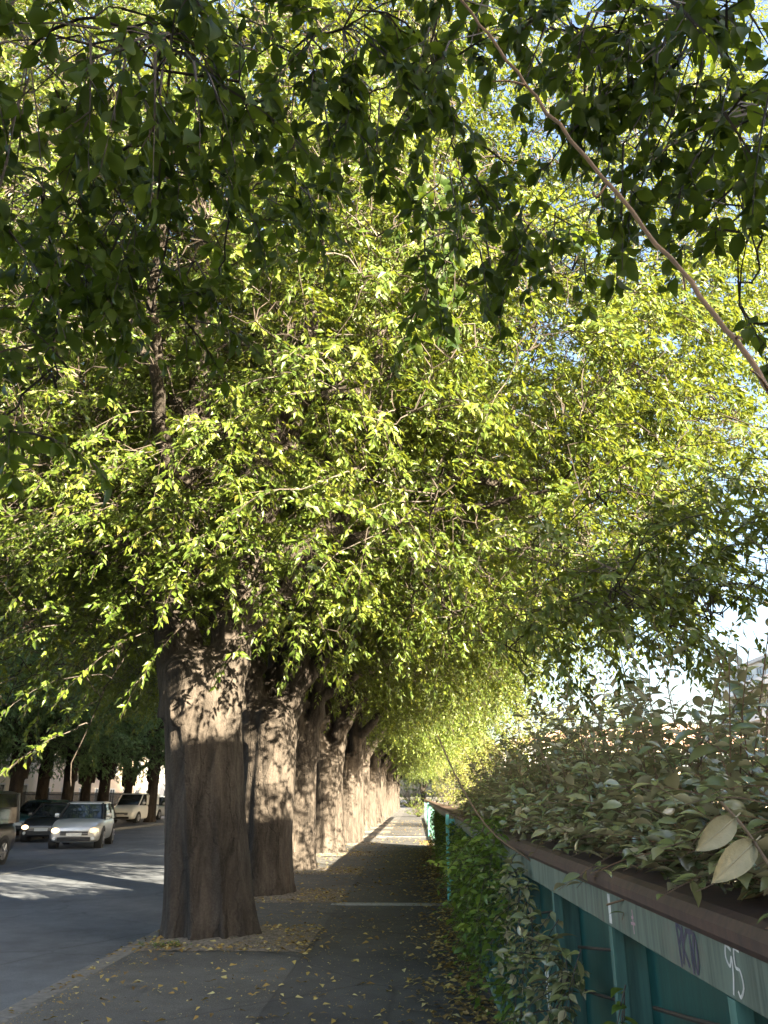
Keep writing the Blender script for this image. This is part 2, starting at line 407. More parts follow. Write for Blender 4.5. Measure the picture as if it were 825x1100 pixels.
def env_sample(rng, n, rx=6.3, ry=4.3, zc=9.2, lo=.45, zm=5.0):
    """points in the crown: domed above, hanging skirt below, broken by clumps"""
    out = []
    cl = rng.uniform(0, 6.28, (6,)); 
    while len(out) < n:
        d = rng.normal(0, 1, 3); d /= np.linalg.norm(d)
        r = rng.uniform(lo**3, 1)**(1/3)
        w = 1+.13*math.sin(3*math.atan2(d[1], d[0])+cl[0]+2.5*d[2])+.10*math.sin(5*math.atan2(d[1], d[0])+cl[1]-4*d[2])
        p = d*r*w
        hz = math.hypot(p[0], p[1])
        z = zc+p[2]*(8.3 if p[2] > 0 else 6.2)
        x, y = p[0]*rx, p[1]*ry
        zmin = zm-1.5*min(1, hz)**1.2
        if z < zmin: continue
        # clumps
        q = math.sin(1.25*x+cl[2])+math.sin(1.35*y+cl[3]+.6*x)+math.sin(1.5*z+cl[4]+.4*x)
        if q < -.6 and rng.uniform() < .9: continue
        out.append((x, y, z))
    return np.array(out)

def gen_tree(seed, hero=False, n_sec=80, n_spray=900, K=6, Mx=8, leafL=.115, bark_m=None, leaf_m=None, extra=None, r_base=.66, r_mid=.5, top=3.35, env=None, cut=None):
    rng = np.random.default_rng(seed)
    tm = MB(); bm_ = MB(); lv = Leaves(); tw = Twigs()
    trunk_into(tm, rng, r_base, r_mid, top, lean=(-.42, 0) if hero else (0, 0), knob=hero, n=96 if hero else 56)
    nodes = []; rads = []
    for pts, r0, r1 in make_limbs(rng, hero):
        if hero: pts = [(x-.38*min(1, z/3.6), y, z) for x, y, z in pts]
        P, rd = limb_into(tm, rng, pts, r0, r1)
        bm_.tube(P[14:], np.linspace(max(.05, rd[14])*.97, .014, len(P)-14), 7, cap=False)
        nodes.append(P[4:]); rads.append(rd[4:])
    nodes = np.concatenate(nodes); rads = np.concatenate(rads)
    E = env_sample(rng, n_sec, lo=.6, **(env or {}))
    if extra is not None: E = np.vstack([E, extra[::4]-[0, 0, .15]+rng.normal(0, .1, extra[::4].shape)])
    order = np.argsort(np.hypot(E[:, 0], E[:, 1])); sn = [nodes]; sr = [rads]
    for e in E[order]:
        allP = np.concatenate(sn); allR = np.concatenate(sr)
        dv = allP-e; dist = np.linalg.norm(dv, axis=1)+np.maximum(0, dv[:, 2])*1.2+(np.hypot(allP[:, 0], allP[:, 1]) > math.hypot(e[0], e[1]))*1.5
        i = int(np.argmin(dist)); a = allP[i]; ln = np.linalg.norm(e-a)
        mid = a+(e-a)*.5+np.array([0, 0, .18*ln])+rng.normal(0, .07*ln, 3)
        P = spline([a, mid, e, e+(e-mid)*.3+[0, 0, -.12*ln]], 9); P[1:] += rng.normal(0, .03, (8, 3))
        r0 = min(allR[i]*.75, .012+.017*ln)
        rd = np.linspace(r0, .009, 9); bm_.tube(P, rd, 5, cap=False)
        sn.append(P[2:]); sr.append(rd[2:])
    allP = np.concatenate(sn); allR = np.concatenate(sr)
    T = env_sample(rng, n_spray, lo=.35, **(env or {}))
    if extra is not None: T = np.vstack([T, extra])
    if cut is not None: T = T[cut(T)]
    A = []; Dd = []
    for p in T:
        dv = allP-p; dist = np.linalg.norm(dv, axis=1)+np.maximum(0, dv[:, 2])*.6
        i = int(np.argmin(dist*rng.uniform(.9, 1.5, len(dist)))); a = allP[i]; A.append(a)
        o = np.array([p[0], p[1], 0])/(np.hypot(p[0], p[1])+.3)
        g = (p-a)/(np.linalg.norm(p-a)+.05)
        Dd.append(o*.5+g*.5+rng.normal(0, .4, 3)*[1, 1, .5]+[0, 0, -.1])
    A = np.array(A); Dd = np.array(Dd)
    lnk = np.linalg.norm(T-A, axis=1)
    mid = (A+T)/2+np.array([[0, 0, 1]])*lnk[:, None]*.13+rng.normal(0, .05, T.shape)+rng.normal(0, .10, T.shape)*lnk[:, None]
    m1 = A*.6+mid*.4+rng.normal(0, .06, T.shape)*lnk[:, None]+np.array([[0, 0, .05]])*lnk[:, None]
    tw.add(A, m1, .008, .007); tw.add(m1, mid, .007, .006); tw.add(mid, T, .006, .004)
    # leaves along the longer connections so the twigs are not bare
    sprays(rng, T, Dd, rng.uniform(.55, 1.05, len(T)), K, Mx, leafL, lv, tw)
    long = lnk > .7
    if long.any(): sprays(rng, mid[long], unit(T-A)[long]*.7+rng.normal(0, .3, (long.sum(), 3)), .6, 4, Mx, leafL, lv, tw)
    return dict(trunk=remesh(tm.mesh('trunk', bark_m or M['bark'], True), .03 if hero else .045),
                crown=combine('crown', [lv.part(leaf_m or M['leaf']), bm_.part(M['bark_dark']), tw.part(M['twig'])]))
def place_tree(name, ms, loc, rz, sc, label, group, sz=None):
    t = thing(name, label, 'tree', loc, rz, group); t.scale = (sc, sc, sz or sc)
    for k in ('trunk', 'crown'): link(k, ms[k], t)
    return t

ROW = 'big street trees in the row between the road and the footpath'
T1 = np.array([-2.58, 10.75, 0])
def near(px, py, Y, sx, sy, sY, n, rng):
    out = [at(px+rng.normal(0, sx), py+rng.normal(0, sy), Y+rng.normal(0, sY))-T1 for _ in range(n)]
    return np.array(out)
rg = np.random.default_rng(5)
extra = np.vstack([near(205, 560, 9.4, 45, 26, .35, 16, rg), near(300, 600, 9.6, 40, 30, .35, 14, rg), near(235, 500, 9.6, 60, 40, .4, 14, rg),
                   near(90, 560, 10, 60, 60, .8, 45, rg), near(60, 650, 10.5, 55, 30, .8, 26, rg), near(115, 690, 10.4, 22, 18, .4, 8, rg), near(330, 650, 10.3, 22, 22, .4, 7, rg),
                   near(90, 480, 10.5, 70, 60, .8, 30, rg), near(400, 480, 11, 60, 70, .8, 22, rg), near(280, 430, 10.2, 60, 50, .6, 16, rg),
                   near(620, 330, 13, 60, 60, 1, 34, rg), near(720, 330, 12.5, 50, 60, 1, 34, rg), near(770, 430, 12.5, 35, 50, 1, 26, rg), near(720, 500, 13, 50, 50, 1, 36, rg), near(700, 590, 13, 40, 40, 1, 28, rg), near(620, 560, 13, 60, 60, 1, 36, rg), near(640, 650, 9, 45, 28, .6, 26, rg), near(550, 650, 9.6, 45, 30, .6, 20, rg), near(700, 610, 8.8, 35, 30, .5, 22, rg), near(230, 615, 9.5, 55, 20, .3, 14, rg), near(310, 640, 9.9, 35, 28, .3, 12, rg), near(190, 660, 9.7, 25, 12, .2, 5, rg), near(760, 250, 12.5, 40, 50, 1, 22, rg), near(650, 200, 12.5, 60, 60, 1, 24, rg), near(560, 120, 11.5, 90, 60, 1, 30, rg), near(740, 100, 11.5, 60, 60, 1, 24, rg),
                   near(40, 430, 10.5, 60, 60, .8, 30, rg), near(110, 380, 10.5, 60, 60, .8, 24, rg), near(60, 730, 11.5, 40, 20, .8, 12, rg),
                   near(120, 40, 11.5, 110, 70, 1.2, 40, rg), near(330, 60, 11.5, 110, 70, 1.2, 40, rg), near(560, 30, 12, 100, 70, 1.2, 50, rg), near(740, 30, 12, 60, 70, 1.2, 40, rg), near(790, 200, 12.5, 25, 70, 1, 22, rg), near(790, 360, 12.5, 25, 50, 1, 18, rg), near(700, 200, 12.5, 50, 60, 1, 40, rg), near(610, 418, 9.0, 60, 22, .25, 18, rg), near(500, 430, 9.3, 40, 25, .3, 10, rg), near(760, 300, 12.5, 40, 50, 1, 40, rg), near(770, 120, 12.5, 45, 60, 1, 40, rg), near(690, 420, 12.8, 50, 50, 1, 40, rg), near(795, 430, 12.5, 22, 40, 1, 20, rg), near(640, 480, 13, 50, 40, 1, 30, rg), near(520, -20, 11.5, 120, 40, 1, 30, rg),
                   near(600, 600, 7.4, 40, 35, .4, 14, rg), near(680, 560, 7.3, 45, 45, .4, 20, rg), near(760, 520, 7.3, 35, 45, .4, 16, rg), near(720, 620, 7.3, 40, 25, .3, 14, rg), near(780, 600, 7.2, 22, 25, .3, 8, rg), near(600, 660, 7.6, 40, 18, .3, 9, rg)])
hero = gen_tree(11, True, 440, 4000, 6, 8, .118, extra=extra, r_base=.57, r_mid=.525, top=3.6, env=dict(rx=7.6, ry=4.6))
tB = gen_tree(23, False, 300, 4200, 6, 8, .12, r_base=.56, r_mid=.46, env=dict(rx=8.4, ry=4.4))
tC = gen_tree(37, False, 300, 4200, 6, 8, .12, r_base=.6, r_mid=.49, top=3.1, env=dict(rx=8.4, ry=4.4))
tE = gen_tree(59, False, 300, 4200, 6, 8, .12, r_base=.57, r_mid=.47, top=2.9, env=dict(rx=8.4, ry=4.4))
place_tree('street_tree', hero, T1, 0, 1, 'nearest massive grey street tree with a round branch scar, beside the kerb', ROW)
def scar():
    rng = np.random.default_rng(4); t_ = bpy.data.objects['street_tree']
    dg = bpy.context.evaluated_depsgraph_get(); a0 = math.atan2(-1, -.30); nr = Vector((math.cos(a0), math.sin(a0), 0))
    me = hero['trunk']; o = bpy.data.objects['trunk']; ok, loc, nn, _ = o.ray_cast(Vector((-.30, 0, 2.72))+nr*2, -nr)
    c = np.array(loc); n_ = unit(np.array(nr)*.7+np.array(nn)*.3); sd = unit(np.cross([0, 0, 1.], n_)); up = np.cross(n_, sd); b = MB(); V = []
    prof = [(.20, -.03), (.165, .012), (.14, .038), (.118, .044), (.10, .030), (.09, .008), (.07, .010), (.045, .016), (.02, .014), (.004, .014)]; k = 28
    for r_, h_ in prof:
        for j in range(k):
            a = 6.2832*j/k; q = r_*(1+.06*math.sin(3*a+1)+.04*math.sin(5*a)); V.append(c+sd*q*math.cos(a)*.92+up*q*math.sin(a)*1.18+n_*(h_+rng.normal(0, .003)))
    b.add(V, [(i*k+j, i*k+(j+1) % k, (i+1)*k+(j+1) % k, (i+1)*k+j) for i in range(len(prof)-1) for j in range(k)])
    b.obj('branch_scar', M['bark'], t_, smooth=True)
scar()
row = [(14.95, -2.72, tB, .2, 1.0, 'second street tree of the row, its shaded foot beside the nearest trunk'),
       (19.75, -2.9, tC, 3.2, .97, 'third street tree of the row, its trunk sunlit and dappled down to the ground'),
       (25.4, -2.75, tE, .1, 1.02, 'fourth street tree of the row, a thick limb leaning out over the footpath')]
words = 'fifth sixth seventh eighth ninth tenth eleventh twelfth thirteenth fourteenth fifteenth sixteenth seventeenth eighteenth nineteenth twentieth'.split()
rr = np.random.default_rng(3); y = 30.6
for i, w in enumerate(words):
    row.append((y, -2.7+rr.normal(0, .08), (tC, tB, tE)[(i*2+i//4) % 3], rr.uniform(0, 6.28) if i % 3 else rr.normal(0, .3), rr.uniform(.93, 1.05), '%s street tree from the front in the sunlit row left of the footpath' % w)); y += 5.1+rr.normal(0, .25)
for (yy, xx, ms, rz, s, lab) in row:
    place_tree('street_tree', ms, (xx, yy, 0), rz, s, lab, ROW)

# the tree on the far side of the road
tD = gen_tree(51, False, 120, 1300, 6, 8, .135, bark_m=M['bark_dark'], leaf_m=M['leaf_far'], r_base=.40, r_mid=.32, env=dict(rx=5.4, ry=4.8, zc=8.4, zm=4.0))
OPP = 'shaded trees along the far side of the road'
opp = [(36.7, -18.2, 'dark trunk behind the dark parked cars'), (42.1, -18.1, 'dark trunk above the roof of the silver car'), (47.8, -18.4, 'thick trunk just left of the white van'),
       (40.4, -21.8, 'second-line trunk behind the black van'), (46.7, -21.6, 'brown trunk in the second line behind the silver car'), (53.7, -21.9, 'reddish second-line trunk left of the white van'),
       (60.6, -21.5, 'trunk standing behind the white van'), (55.5, -18.0, 'trunk right behind the parked silver car'), (66, -18.2, 'trunk farthest along the far kerb'), (31.2, -18.3, 'trunk nearest the camera on the far kerb'), (25.6, -18.2, 'at the left margin with a hanging crown'),
       (34.5, -22.2, 'second-line tree filling the left photo edge')]
for k, (yy, xx, lab) in enumerate(opp):
    place_tree('roadside_tree', tD, (xx, yy, -.02), rr.uniform(0, 6.28), rr.uniform(.9, 1.08), 'shaded tree across the road, ' + lab, OPP)
# trees closing the end of the path
for k, (xx, yy, lab) in enumerate([(1.2, 138, 'tall sunlit tree closing the far end of the footpath'), (7.5, 122, 'sunlit yellow-green tree to the right of the far path end')]):
    place_tree('distant_tree', (tB, tC)[k], (xx, yy, 0), k*1.7, .85, lab, None)

# ------------------------------------------------------------------ overhanging tree (trunk out of frame on the left, branches over the camera)
def overhang():
    rng = np.random.default_rng(77)
    root = thing('overhanging_tree', 'shaded tree whose dark leafy branches hang into the top of the picture', 'tree', (-2.6, -.6, 0))
    o = np.array([-2.6, -.6, 0])
    tm = MB(); bm_ = MB(); lv = Leaves(); lv2 = Leaves(); tw = Twigs()
    trunk_into(tm, rng, .6, .45, 3.3, n=48)
    nodes = []
    limbs = [([(-.1, .1, 2.8), (.2, .8, 4.6), (.9, 2.0, 6.4), (1.6, 3.4, 7.6), (2.2, 4.6, 8.2)], .26, .04),
             ([(.2, 0, 2.8), (1.2, .8, 5.0), (2.6, 1.6, 6.6), (4.0, 2.6, 7.2), (5.2, 3.4, 7.2)], .24, .04),
             ([(-.2, .1, 2.8), (-.6, 1.0, 4.8), (-.9, 2.6, 6.4), (-1.0, 4.4, 7.2), (-1.0, 5.8, 7.2)], .22, .04),
             ([(0, -.2, 2.8), (.1, -.8, 6), (.4, -1.2, 10), (.3, -1, 14)], .3, .05)]
    for pts, a, b in limbs:
        P, rd = limb_into(tm, rng, pts, a, b); nodes.append(P[6:]); bm_.tube(P[14:], np.linspace(max(.05, rd[14])*.97, .014, len(P)-14), 7, cap=False)
    # (px, py, spread x, spread y, distance, count)
    zones = [(60, 70, 60, 70, 4.2, 15), (170, 60, 55, 50, 3.6, 13), (60, 210, 55, 60, 4.6, 18), (160, 190, 55, 60, 4.4, 16), (60, 330, 45, 45, 4.8, 14), (150, 300, 50, 45, 4.6, 13),
             (270, 90, 50, 60, 4.6, 14), (250, 240, 45, 40, 5.0, 10), (300, 200, 40, 40, 5.2, 8), (230, 330, 30, 25, 5.0, 4), (60, 420, 30, 25, 4.4, 4), (10, 470, 14, 20, 3.6, 3), (165, 340, 30, 20, 4.4, 4),
             (380, 40, 50, 40, 4.6, 14), (400, 130, 40, 40, 5.0, 8), (470, 50, 45, 40, 4.8, 12), (490, 190, 35, 40, 5.0, 10), (500, 260, 35, 30, 5.0, 10), (560, 265, 28, 22, 5.0, 7), (610, 295, 18, 14, 5.0, 4), (470, 320, 25, 22, 5.0, 6),
             (570, 40, 45, 30, 4.6, 10), (650, 60, 45, 40, 4.4, 13), (740, 40, 50, 40, 4.2, 14), (700, 130, 45, 40, 4.4, 13), (790, 120, 35, 50, 4.2, 11), (770, 200, 35, 25, 4.4, 6), (800, 260, 18, 30, 4.2, 4), (690, 215, 25, 15, 4.6, 3), (800, 350, 14, 16, 4.0, 2)]
    T = []; C = []
    for (px, py, sx, sy, dist, cnt) in zones:
        c = atd(px, py-30, dist+.35)-o; C.append(c)
        for _ in range(int(cnt*1.15)): T.append(atd(px+rng.normal(0, sx*.7), py-16+rng.normal(0, sy*.7), dist*rng.uniform(.86, 1.18))-o)
    C = np.array(C); T = np.array(T)
    allP = np.concatenate(nodes); sn = [allP]
    for c in C[np.argsort(-C[:, 2])]:
        AP = np.concatenate(sn); dv = AP-c; i = int(np.argmin(np.linalg.norm(dv, axis=1)+np.maximum(0, -dv[:, 2])*1.5)); a = AP[i]; ln = np.linalg.norm(c-a)
        P = spline([a, a+(c-a)*.5+np.array([0, 0, .03*ln])+rng.normal(0, .07*ln, 3), c, c+(c-a)*.12+np.array([0, 0, -.15])], 9)
        P[1:] += rng.normal(0, .018, (8, 3))
        bm_.tube(P, np.linspace(min(.012, .005+.004*ln), .004, 9), 5, cap=False); sn.append(P[2:])
    AP = np.concatenate(sn); A = np.array([AP[int(np.argmin(np.linalg.norm(AP-p, axis=1)+np.maximum(0, p[2]-AP[:, 2])))] for p in T])
    mid = (A+T)/2+np.array([0, 0, .04]); tw.add(A, mid, .005, .004); tw.add(mid, T, .004, .003)
    D = unit(T-A)*.5+rng.normal(0, .35, T.shape)+np.array([.1, .1, -.22])
    sprays(rng, T, D, rng.uniform(.22, .42, len(T)), 4, 5, .102, lv, tw, droop=.3, wr=(.46, .6))
    # the rest of the crown, above and behind the picture
    E = env_sample(rng, 1500, rx=7.6, ry=6.2, zc=9.4, lo=.3); Wp = E+o-np.array([0, 0, EYE])
    dz = Wp@_f; px = 412.5+F*(Wp@_r)/np.maximum(dz, .05); py = 550-F*(Wp@_u)/np.maximum(dz, .05)
    out_ = (dz < .3) | (px < -170) | (px > 995) | (py < -170)
    E = E[out_ & (((E+o)@np.array([.669, .743, 0])) < 1.5)]; AP = np.concatenate(nodes); A2 = np.array([AP[int(np.argmin(np.linalg.norm(AP-p, axis=1)))] for p in E])
    m2 = (A2+E)/2+[0, 0, .2]; tw.add(A2, m2, .02, .013); tw.add(m2, E, .013, .006)
    sprays(rng, E, unit(E*[1, 1, .2])+[0, 0, -.1], rng.uniform(.6, 1.0, len(E)), 5, 8, .12, lv2, tw)
    link('trunk', remesh(tm.mesh('trunk', M['bark'], True), .045), root)
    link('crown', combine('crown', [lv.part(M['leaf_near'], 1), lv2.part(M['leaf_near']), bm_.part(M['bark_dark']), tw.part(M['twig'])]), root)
overhang()

# ------------------------------------------------------------------ ground, road, path
def sheet(name, x0, x1, y0, y1, z, mat):
    b = MB(); b.add([(x0, y0, z), (x1, y0, z), (x1, y1, z), (x0, y1, z)], [(0, 1, 2, 3)]); return struct(b.obj(name, mat))
sheet('ground', -900, 900, -300, 1500, -.135, M['ground'])
sheet('road', -16.5, -3.42, -60, 400, -.12, M['road'])
def slab(name, x0, x1, y0, y1, z0, z1, mat, bevel=0):
    b = MB(); b.box(x0, x1, y0, y1, z0, z1); return struct(b.obj(name, mat, bevel=bevel))
slab('footpath', -3.2, .9, -40, 300, -.2, 0, M['path'])
sheet('tree_strip', -3.2, -1.28, -40, 300, .004, M['strip'])
slab('planting_bed', .905, 5.0, -40, 300, -.3, .02, M['ground'])
slab('far_pavement', -40, -16.7, -60, 400, -.2, -.004, M['path'])
k = MB()
for i in range(120):
    y0 = -20+i*1.5; k.box(-3.42, -3.203, y0+.006, y0+1.494, -.2, .004+.002*math.sin(i*2.3))
struct(k.obj('kerb', M['kerb'], bevel=.018))
k = MB()
for i in range(90):
    y0 = -20+i*2; k.box(-16.7, -16.5, y0+.006, y0+1.994, -.2, .0)
struct(k.obj('far_kerb', M['kerb'], bevel=.02))
lm = MB()
for i in range(30): lm.box(-10.02, -9.9, i*6.0-10, i*6.0-7, -.119, -.116)
struct(lm.obj('lane_marking', M['mark']))
# tree pits (a ragged patch of soil and litter in the asphalt)
def pit(cx, cy, i):
    rng = np.random.default_rng(100+i); nx, ny = 30, 26
    xs = np.linspace(-3.19, -1.28, nx); ys = np.linspace(cy-.95, cy+.65, ny)
    V = []; 
    for a in range(ny):
        for b in range(nx):
            e = min(a, ny-1-a, b, nx-1-b); z = .009+(.03*rng.uniform(.2, 1)+.06*math.exp(-1.5*((xs[b]-cx)**2+(ys[a]-cy)**2)))*min(1, e/3)
            V.append((xs[b]+(rng.normal(0, .02) if 0 < b < nx-1 else 0), ys[a]+rng.normal(0, .02), z))
    Fs = [(a*nx+b, a*nx+b+1, (a+1)*nx+b+1, (a+1)*nx+b) for a in range(ny-1) for b in range(nx-1)]
    m = MB(); m.add(V, Fs); struct(m.obj('tree_pit', M['soil'], smooth=True))
for i, (yy, xx) in enumerate([(10.75, -2.47)]+[(r_[0], r_[1]) for r_ in row[:9]]): pit(xx, yy, i)
# concrete joint strips across the path
for (yy, w) in ((13.95, .30), (36, .3)):
    b = MB(); b.box(-1.4, .62, yy-w/2, yy+w/2, -.05, .006); struct(b.obj('expansion_joint', M['joint'], bevel=.003))

# fallen leaves
def litter():
    rng = np.random.default_rng(9); P = []
    def add(x, y): P.append((x, y))
    for _ in range(3800):
        yy = 5+28*rng.uniform()**1.4; add(.62-abs(rng.normal(0, .28)), yy)
    for _ in range(1500):
        yy = 5+25*rng.uniform()**1.3; add(rng.uniform(-3.1, .6), yy)
    for (cy, n) in [(10.75, 480), (14.95, 400), (19.75, 320), (25.4, 260), (30.6, 200)]:
        for _ in range(n): add(rng.uniform(-3.15, -1.2), cy+rng.uniform(-1.15, .75))
    for _ in range(500): add(-3.3+rng.normal(0, .12)-.05, 5+25*rng.uniform())
    for _ in range(900): add(rng.uniform(-1.6, .5), rng.uniform(15, 60))
    nb = len(P)
    for _ in range(7000): add(rng.uniform(-3.15, .62), 4.5+22*rng.uniform()**1.5)
    for _ in range(2500): add(rng.uniform(-3.15, -1.25), (10.75, 14.95, 19.75)[rng.integers(3)]+rng.uniform(-1.0, .7))
    for _ in range(1500): add(-3.12+abs(rng.normal(0, .16)), 4.5+22*rng.uniform())
    P = np.array(P); small = np.arange(len(P)) >= nb
    z = np.where(P[:, 0] < -3.42, -.112, np.where((P[:, 0] > -3.2) & (P[:, 0] < -1.28), .045, .010))
    keep = ~((P[:, 0] < -3.40) & (P[:, 0] > -3.44))
    P = np.column_stack([P, z])[keep]; small = small[keep]; n = len(P)
    a = rng.uniform(0, 6.28, n); D = np.column_stack([np.cos(a), np.sin(a), rng.normal(0, .12, n)])
    Nn = np.column_stack([rng.normal(0, .3, n), rng.normal(0, .3, n), np.ones(n)])
    L = np.where(small, rng.uniform(.008, .028, n), rng.uniform(.04, .10, n)); lv = Leaves(); lv.add(P+[0, 0, .006], D, Nn, L, L*rng.uniform(.4, .6, n), rng.uniform(0, 1, n)**1.2)
    o = stuff(link('fallen_leaves', lv.mesh('fallen_leaves', M['litter'])))
    tag(o, 'yellow and brown fallen leaves scattered over the footpath and tree pits', 'leaf litter')
litter()

# ------------------------------------------------------------------ railing
BEND_Y, BEND = 5.6, .03          # the near stretch of the railing turns slightly outwards
def bend(me, dx=0.0, dy=0.0):
    n = len(me.vertices); c = np.empty(n*3, np.float32); me.vertices.foreach_get('co', c); c = c.reshape(-1, 3)
    c[:, 0] += BEND*np.maximum(0, BEND_Y-(c[:, 1]+dy)); me.vertices.foreach_set('co', c.ravel()); me.update()
def railing():
    root = thing('railing', 'teal panelled metal railing with a rusty brown cap along the right of the footpath', 'railing', (.66, 0, 0))
    Y0, Y1 = -1.0, 66.0
    c = MB(); c.run([(-.035, 1.318), (-.048, 1.335), (-.05, 1.36), (-.035, 1.382), (-.01, 1.392), (.20, 1.398), (.225, 1.385), (.225, 1.31)], [Y0, 2, BEND_Y, 14, 30, Y1]); c.obj('cap', M['cap'], root, smooth=False)
    f = MB(); f.run([(-.022, 1.20), (-.022, 1.315), (0, 1.315), (0, 1.20)], [Y0, BEND_Y, Y1]); f.obj('top_rail', M['fascia'], root, bevel=.003)
    f = MB(); f.run([(-.03, .05), (-.03, .12), (.03, .12), (.03, .05)], [Y0, BEND_Y, Y1]); f.obj('bottom_rail', M['post'], root)
    step = 1.085; ys = np.arange(3.243-step*3, Y1, step)
    for i, yy in enumerate(ys):
        p = MB(); p.box(-.020, .02, yy-.022, yy+.022, .0, 1.197); (p.box(.0205, .115, yy-.006, yy+.006, .0, 1.197) if i < 28 else None)
        p.obj('post', M['post'], root)
        if i < len(ys)-1 and i < 27:
            q = MB(); q.box(.10, .108, yy+.009, yy+step-.009, .10, 1.27); q.obj('panel', M['teal'], root)
    # dark tie rods with end bolts inside the nearest bays
    for yy in ys[2:9]:
        for z in (1.10, .93):
            t = MB(); t.tube([(.055, yy+.10, z), (.03, yy+.45, z-.05), (.03, yy+.80, z-.10)], .007, 6); t.tube([(.04, yy+.095, z+.001), (.066, yy+.095, z+.001)], .016, 8)
            t.obj('tie_rod', M['iron'], root)
    # turquoise joint posts in front of the rail
    for yy in (14.0, 36.0):
        p = MB(); p.box(-.17, -.115, yy-.04, yy+.04, 0.007, 1.36); p.box(-.114, -.023, yy-.03, yy+.03, 1.22, 1.29); p.box(-.114, -.023, yy-.03, yy+.03, .30, .36); p.obj('joint_post', M['brightpost'], root, bevel=.004)
    # graffiti: thin painted strokes lying on the top rail face
    def strokes(name, mat, lines, y0, z0, s, w):
        g = MB()
        for ln in lines:
            Q = np.array(ln, float); Q = spline(Q, max(2, len(Q)*4)) if len(Q) > 2 else Q
            # the face looks to -x: reading direction runs towards the camera (-y)
            for a, b in zip(Q[:-1], Q[1:]):
                d = b-a; d = d/(np.linalg.norm(d)+1e-9); nrm = np.array([-d[1], d[0]])*w/2; e = d*w*.3
                q = [a-e+nrm, b+e+nrm, b+e-nrm, a-e-nrm]
                g.add([(-.0232-1e-5*(len(g.F) % 60), y0-p[0]*s, z0+p[1]*s) for p in q], [(0, 1, 2, 3)])
        g.obj(name, mat, root)
    strokes('graffiti', M['wht'], [[(0, .9), (.02, .1)]], 3.215, 1.212, .095, .38)
    strokes('graffiti', M['pink'], [[(.2, .9), (.22, .0)], [(-.1, .35), (.5, .4)], [(.05, .6), (.3, .65)]], 2.936, 1.222, .075, .12)
    strokes('graffiti', M['violet'], [[(0, 1), (.12, .0)], [(0, 1), (.35, .85), (.15, .55)], [(.3, .1), (.45, .95)], [(.75, .9), (.42, .5), (.7, .1)], [(.7, .9), (1.2, .95)], [(.95, .9), (.98, .0)], [(1.25, .9), (1.12, .4), (1.25, .05), (1.4, .4), (1.35, .85), (1.25, .9)]], 2.488, 1.208, .105, .12)
    strokes('graffiti', M['wht'], [[(.35, .9), (.1, .95), (.02, .7), (.2, .55), (.35, .75), (.33, .4), (.2, .0)], [(.8, .95), (.55, .95), (.52, .6), (.75, .55), (.82, .25), (.6, .02), (.5, .1)]], 2.15, 1.212, .105, .07)
    strokes('graffiti', M['wht'], [[(0, 1), (.15, .6), (.1, .2)], [(.5, 1), (.35, .6), (.55, .3), (.2, 0)]], 4.68, .62, .22, .14)
    for ch in root.children: bend(ch.data)
railing()

# ------------------------------------------------------------------ hedge behind the railing
def stem_leaves(rng, P0, D0, ln, lv, tw, leafL, spacing, bend, rad=.004, start=.1, light=0):
    """one upright leafy shoot"""
    n = max(4, int(ln/spacing)); t = np.linspace(0, 1, 7)
    P = P0+D0*(t[:, None]*ln)+bend*(t[:, None]**2)*ln
    tw.add(P[:-1], P[1:], np.linspace(rad, rad*.4, 6), np.linspace(rad*.85, rad*.35, 6))
    u = start+(1-start)*(np.arange(n)+rng.uniform(0, .5, n))/n
    pos = P0+D0*(u[:, None]*ln)+bend*(u[:, None]**2)*ln
    ang = np.arange(n)*2.4+rng.uniform(0, 6.28)
    side = np.column_stack([np.cos(ang), np.sin(ang), np.zeros(n)])
    d = unit(side*.8+unit(D0)*rng.uniform(-.05, .75, (n, 1))+rng.normal(0, .18, (n, 3)))
    nn = np.array([[0, 0, 1.]])-side*.2+rng.normal(0, .36, (n, 3))
    L = leafL*rng.uniform(.6, 1.15, n)*(1.1-.5*u)
    lv.add(pos, d, nn, L, L*rng.uniform(.42, .52, n), np.clip(rng.uniform(.1, .9, n)+light, 0, 1))
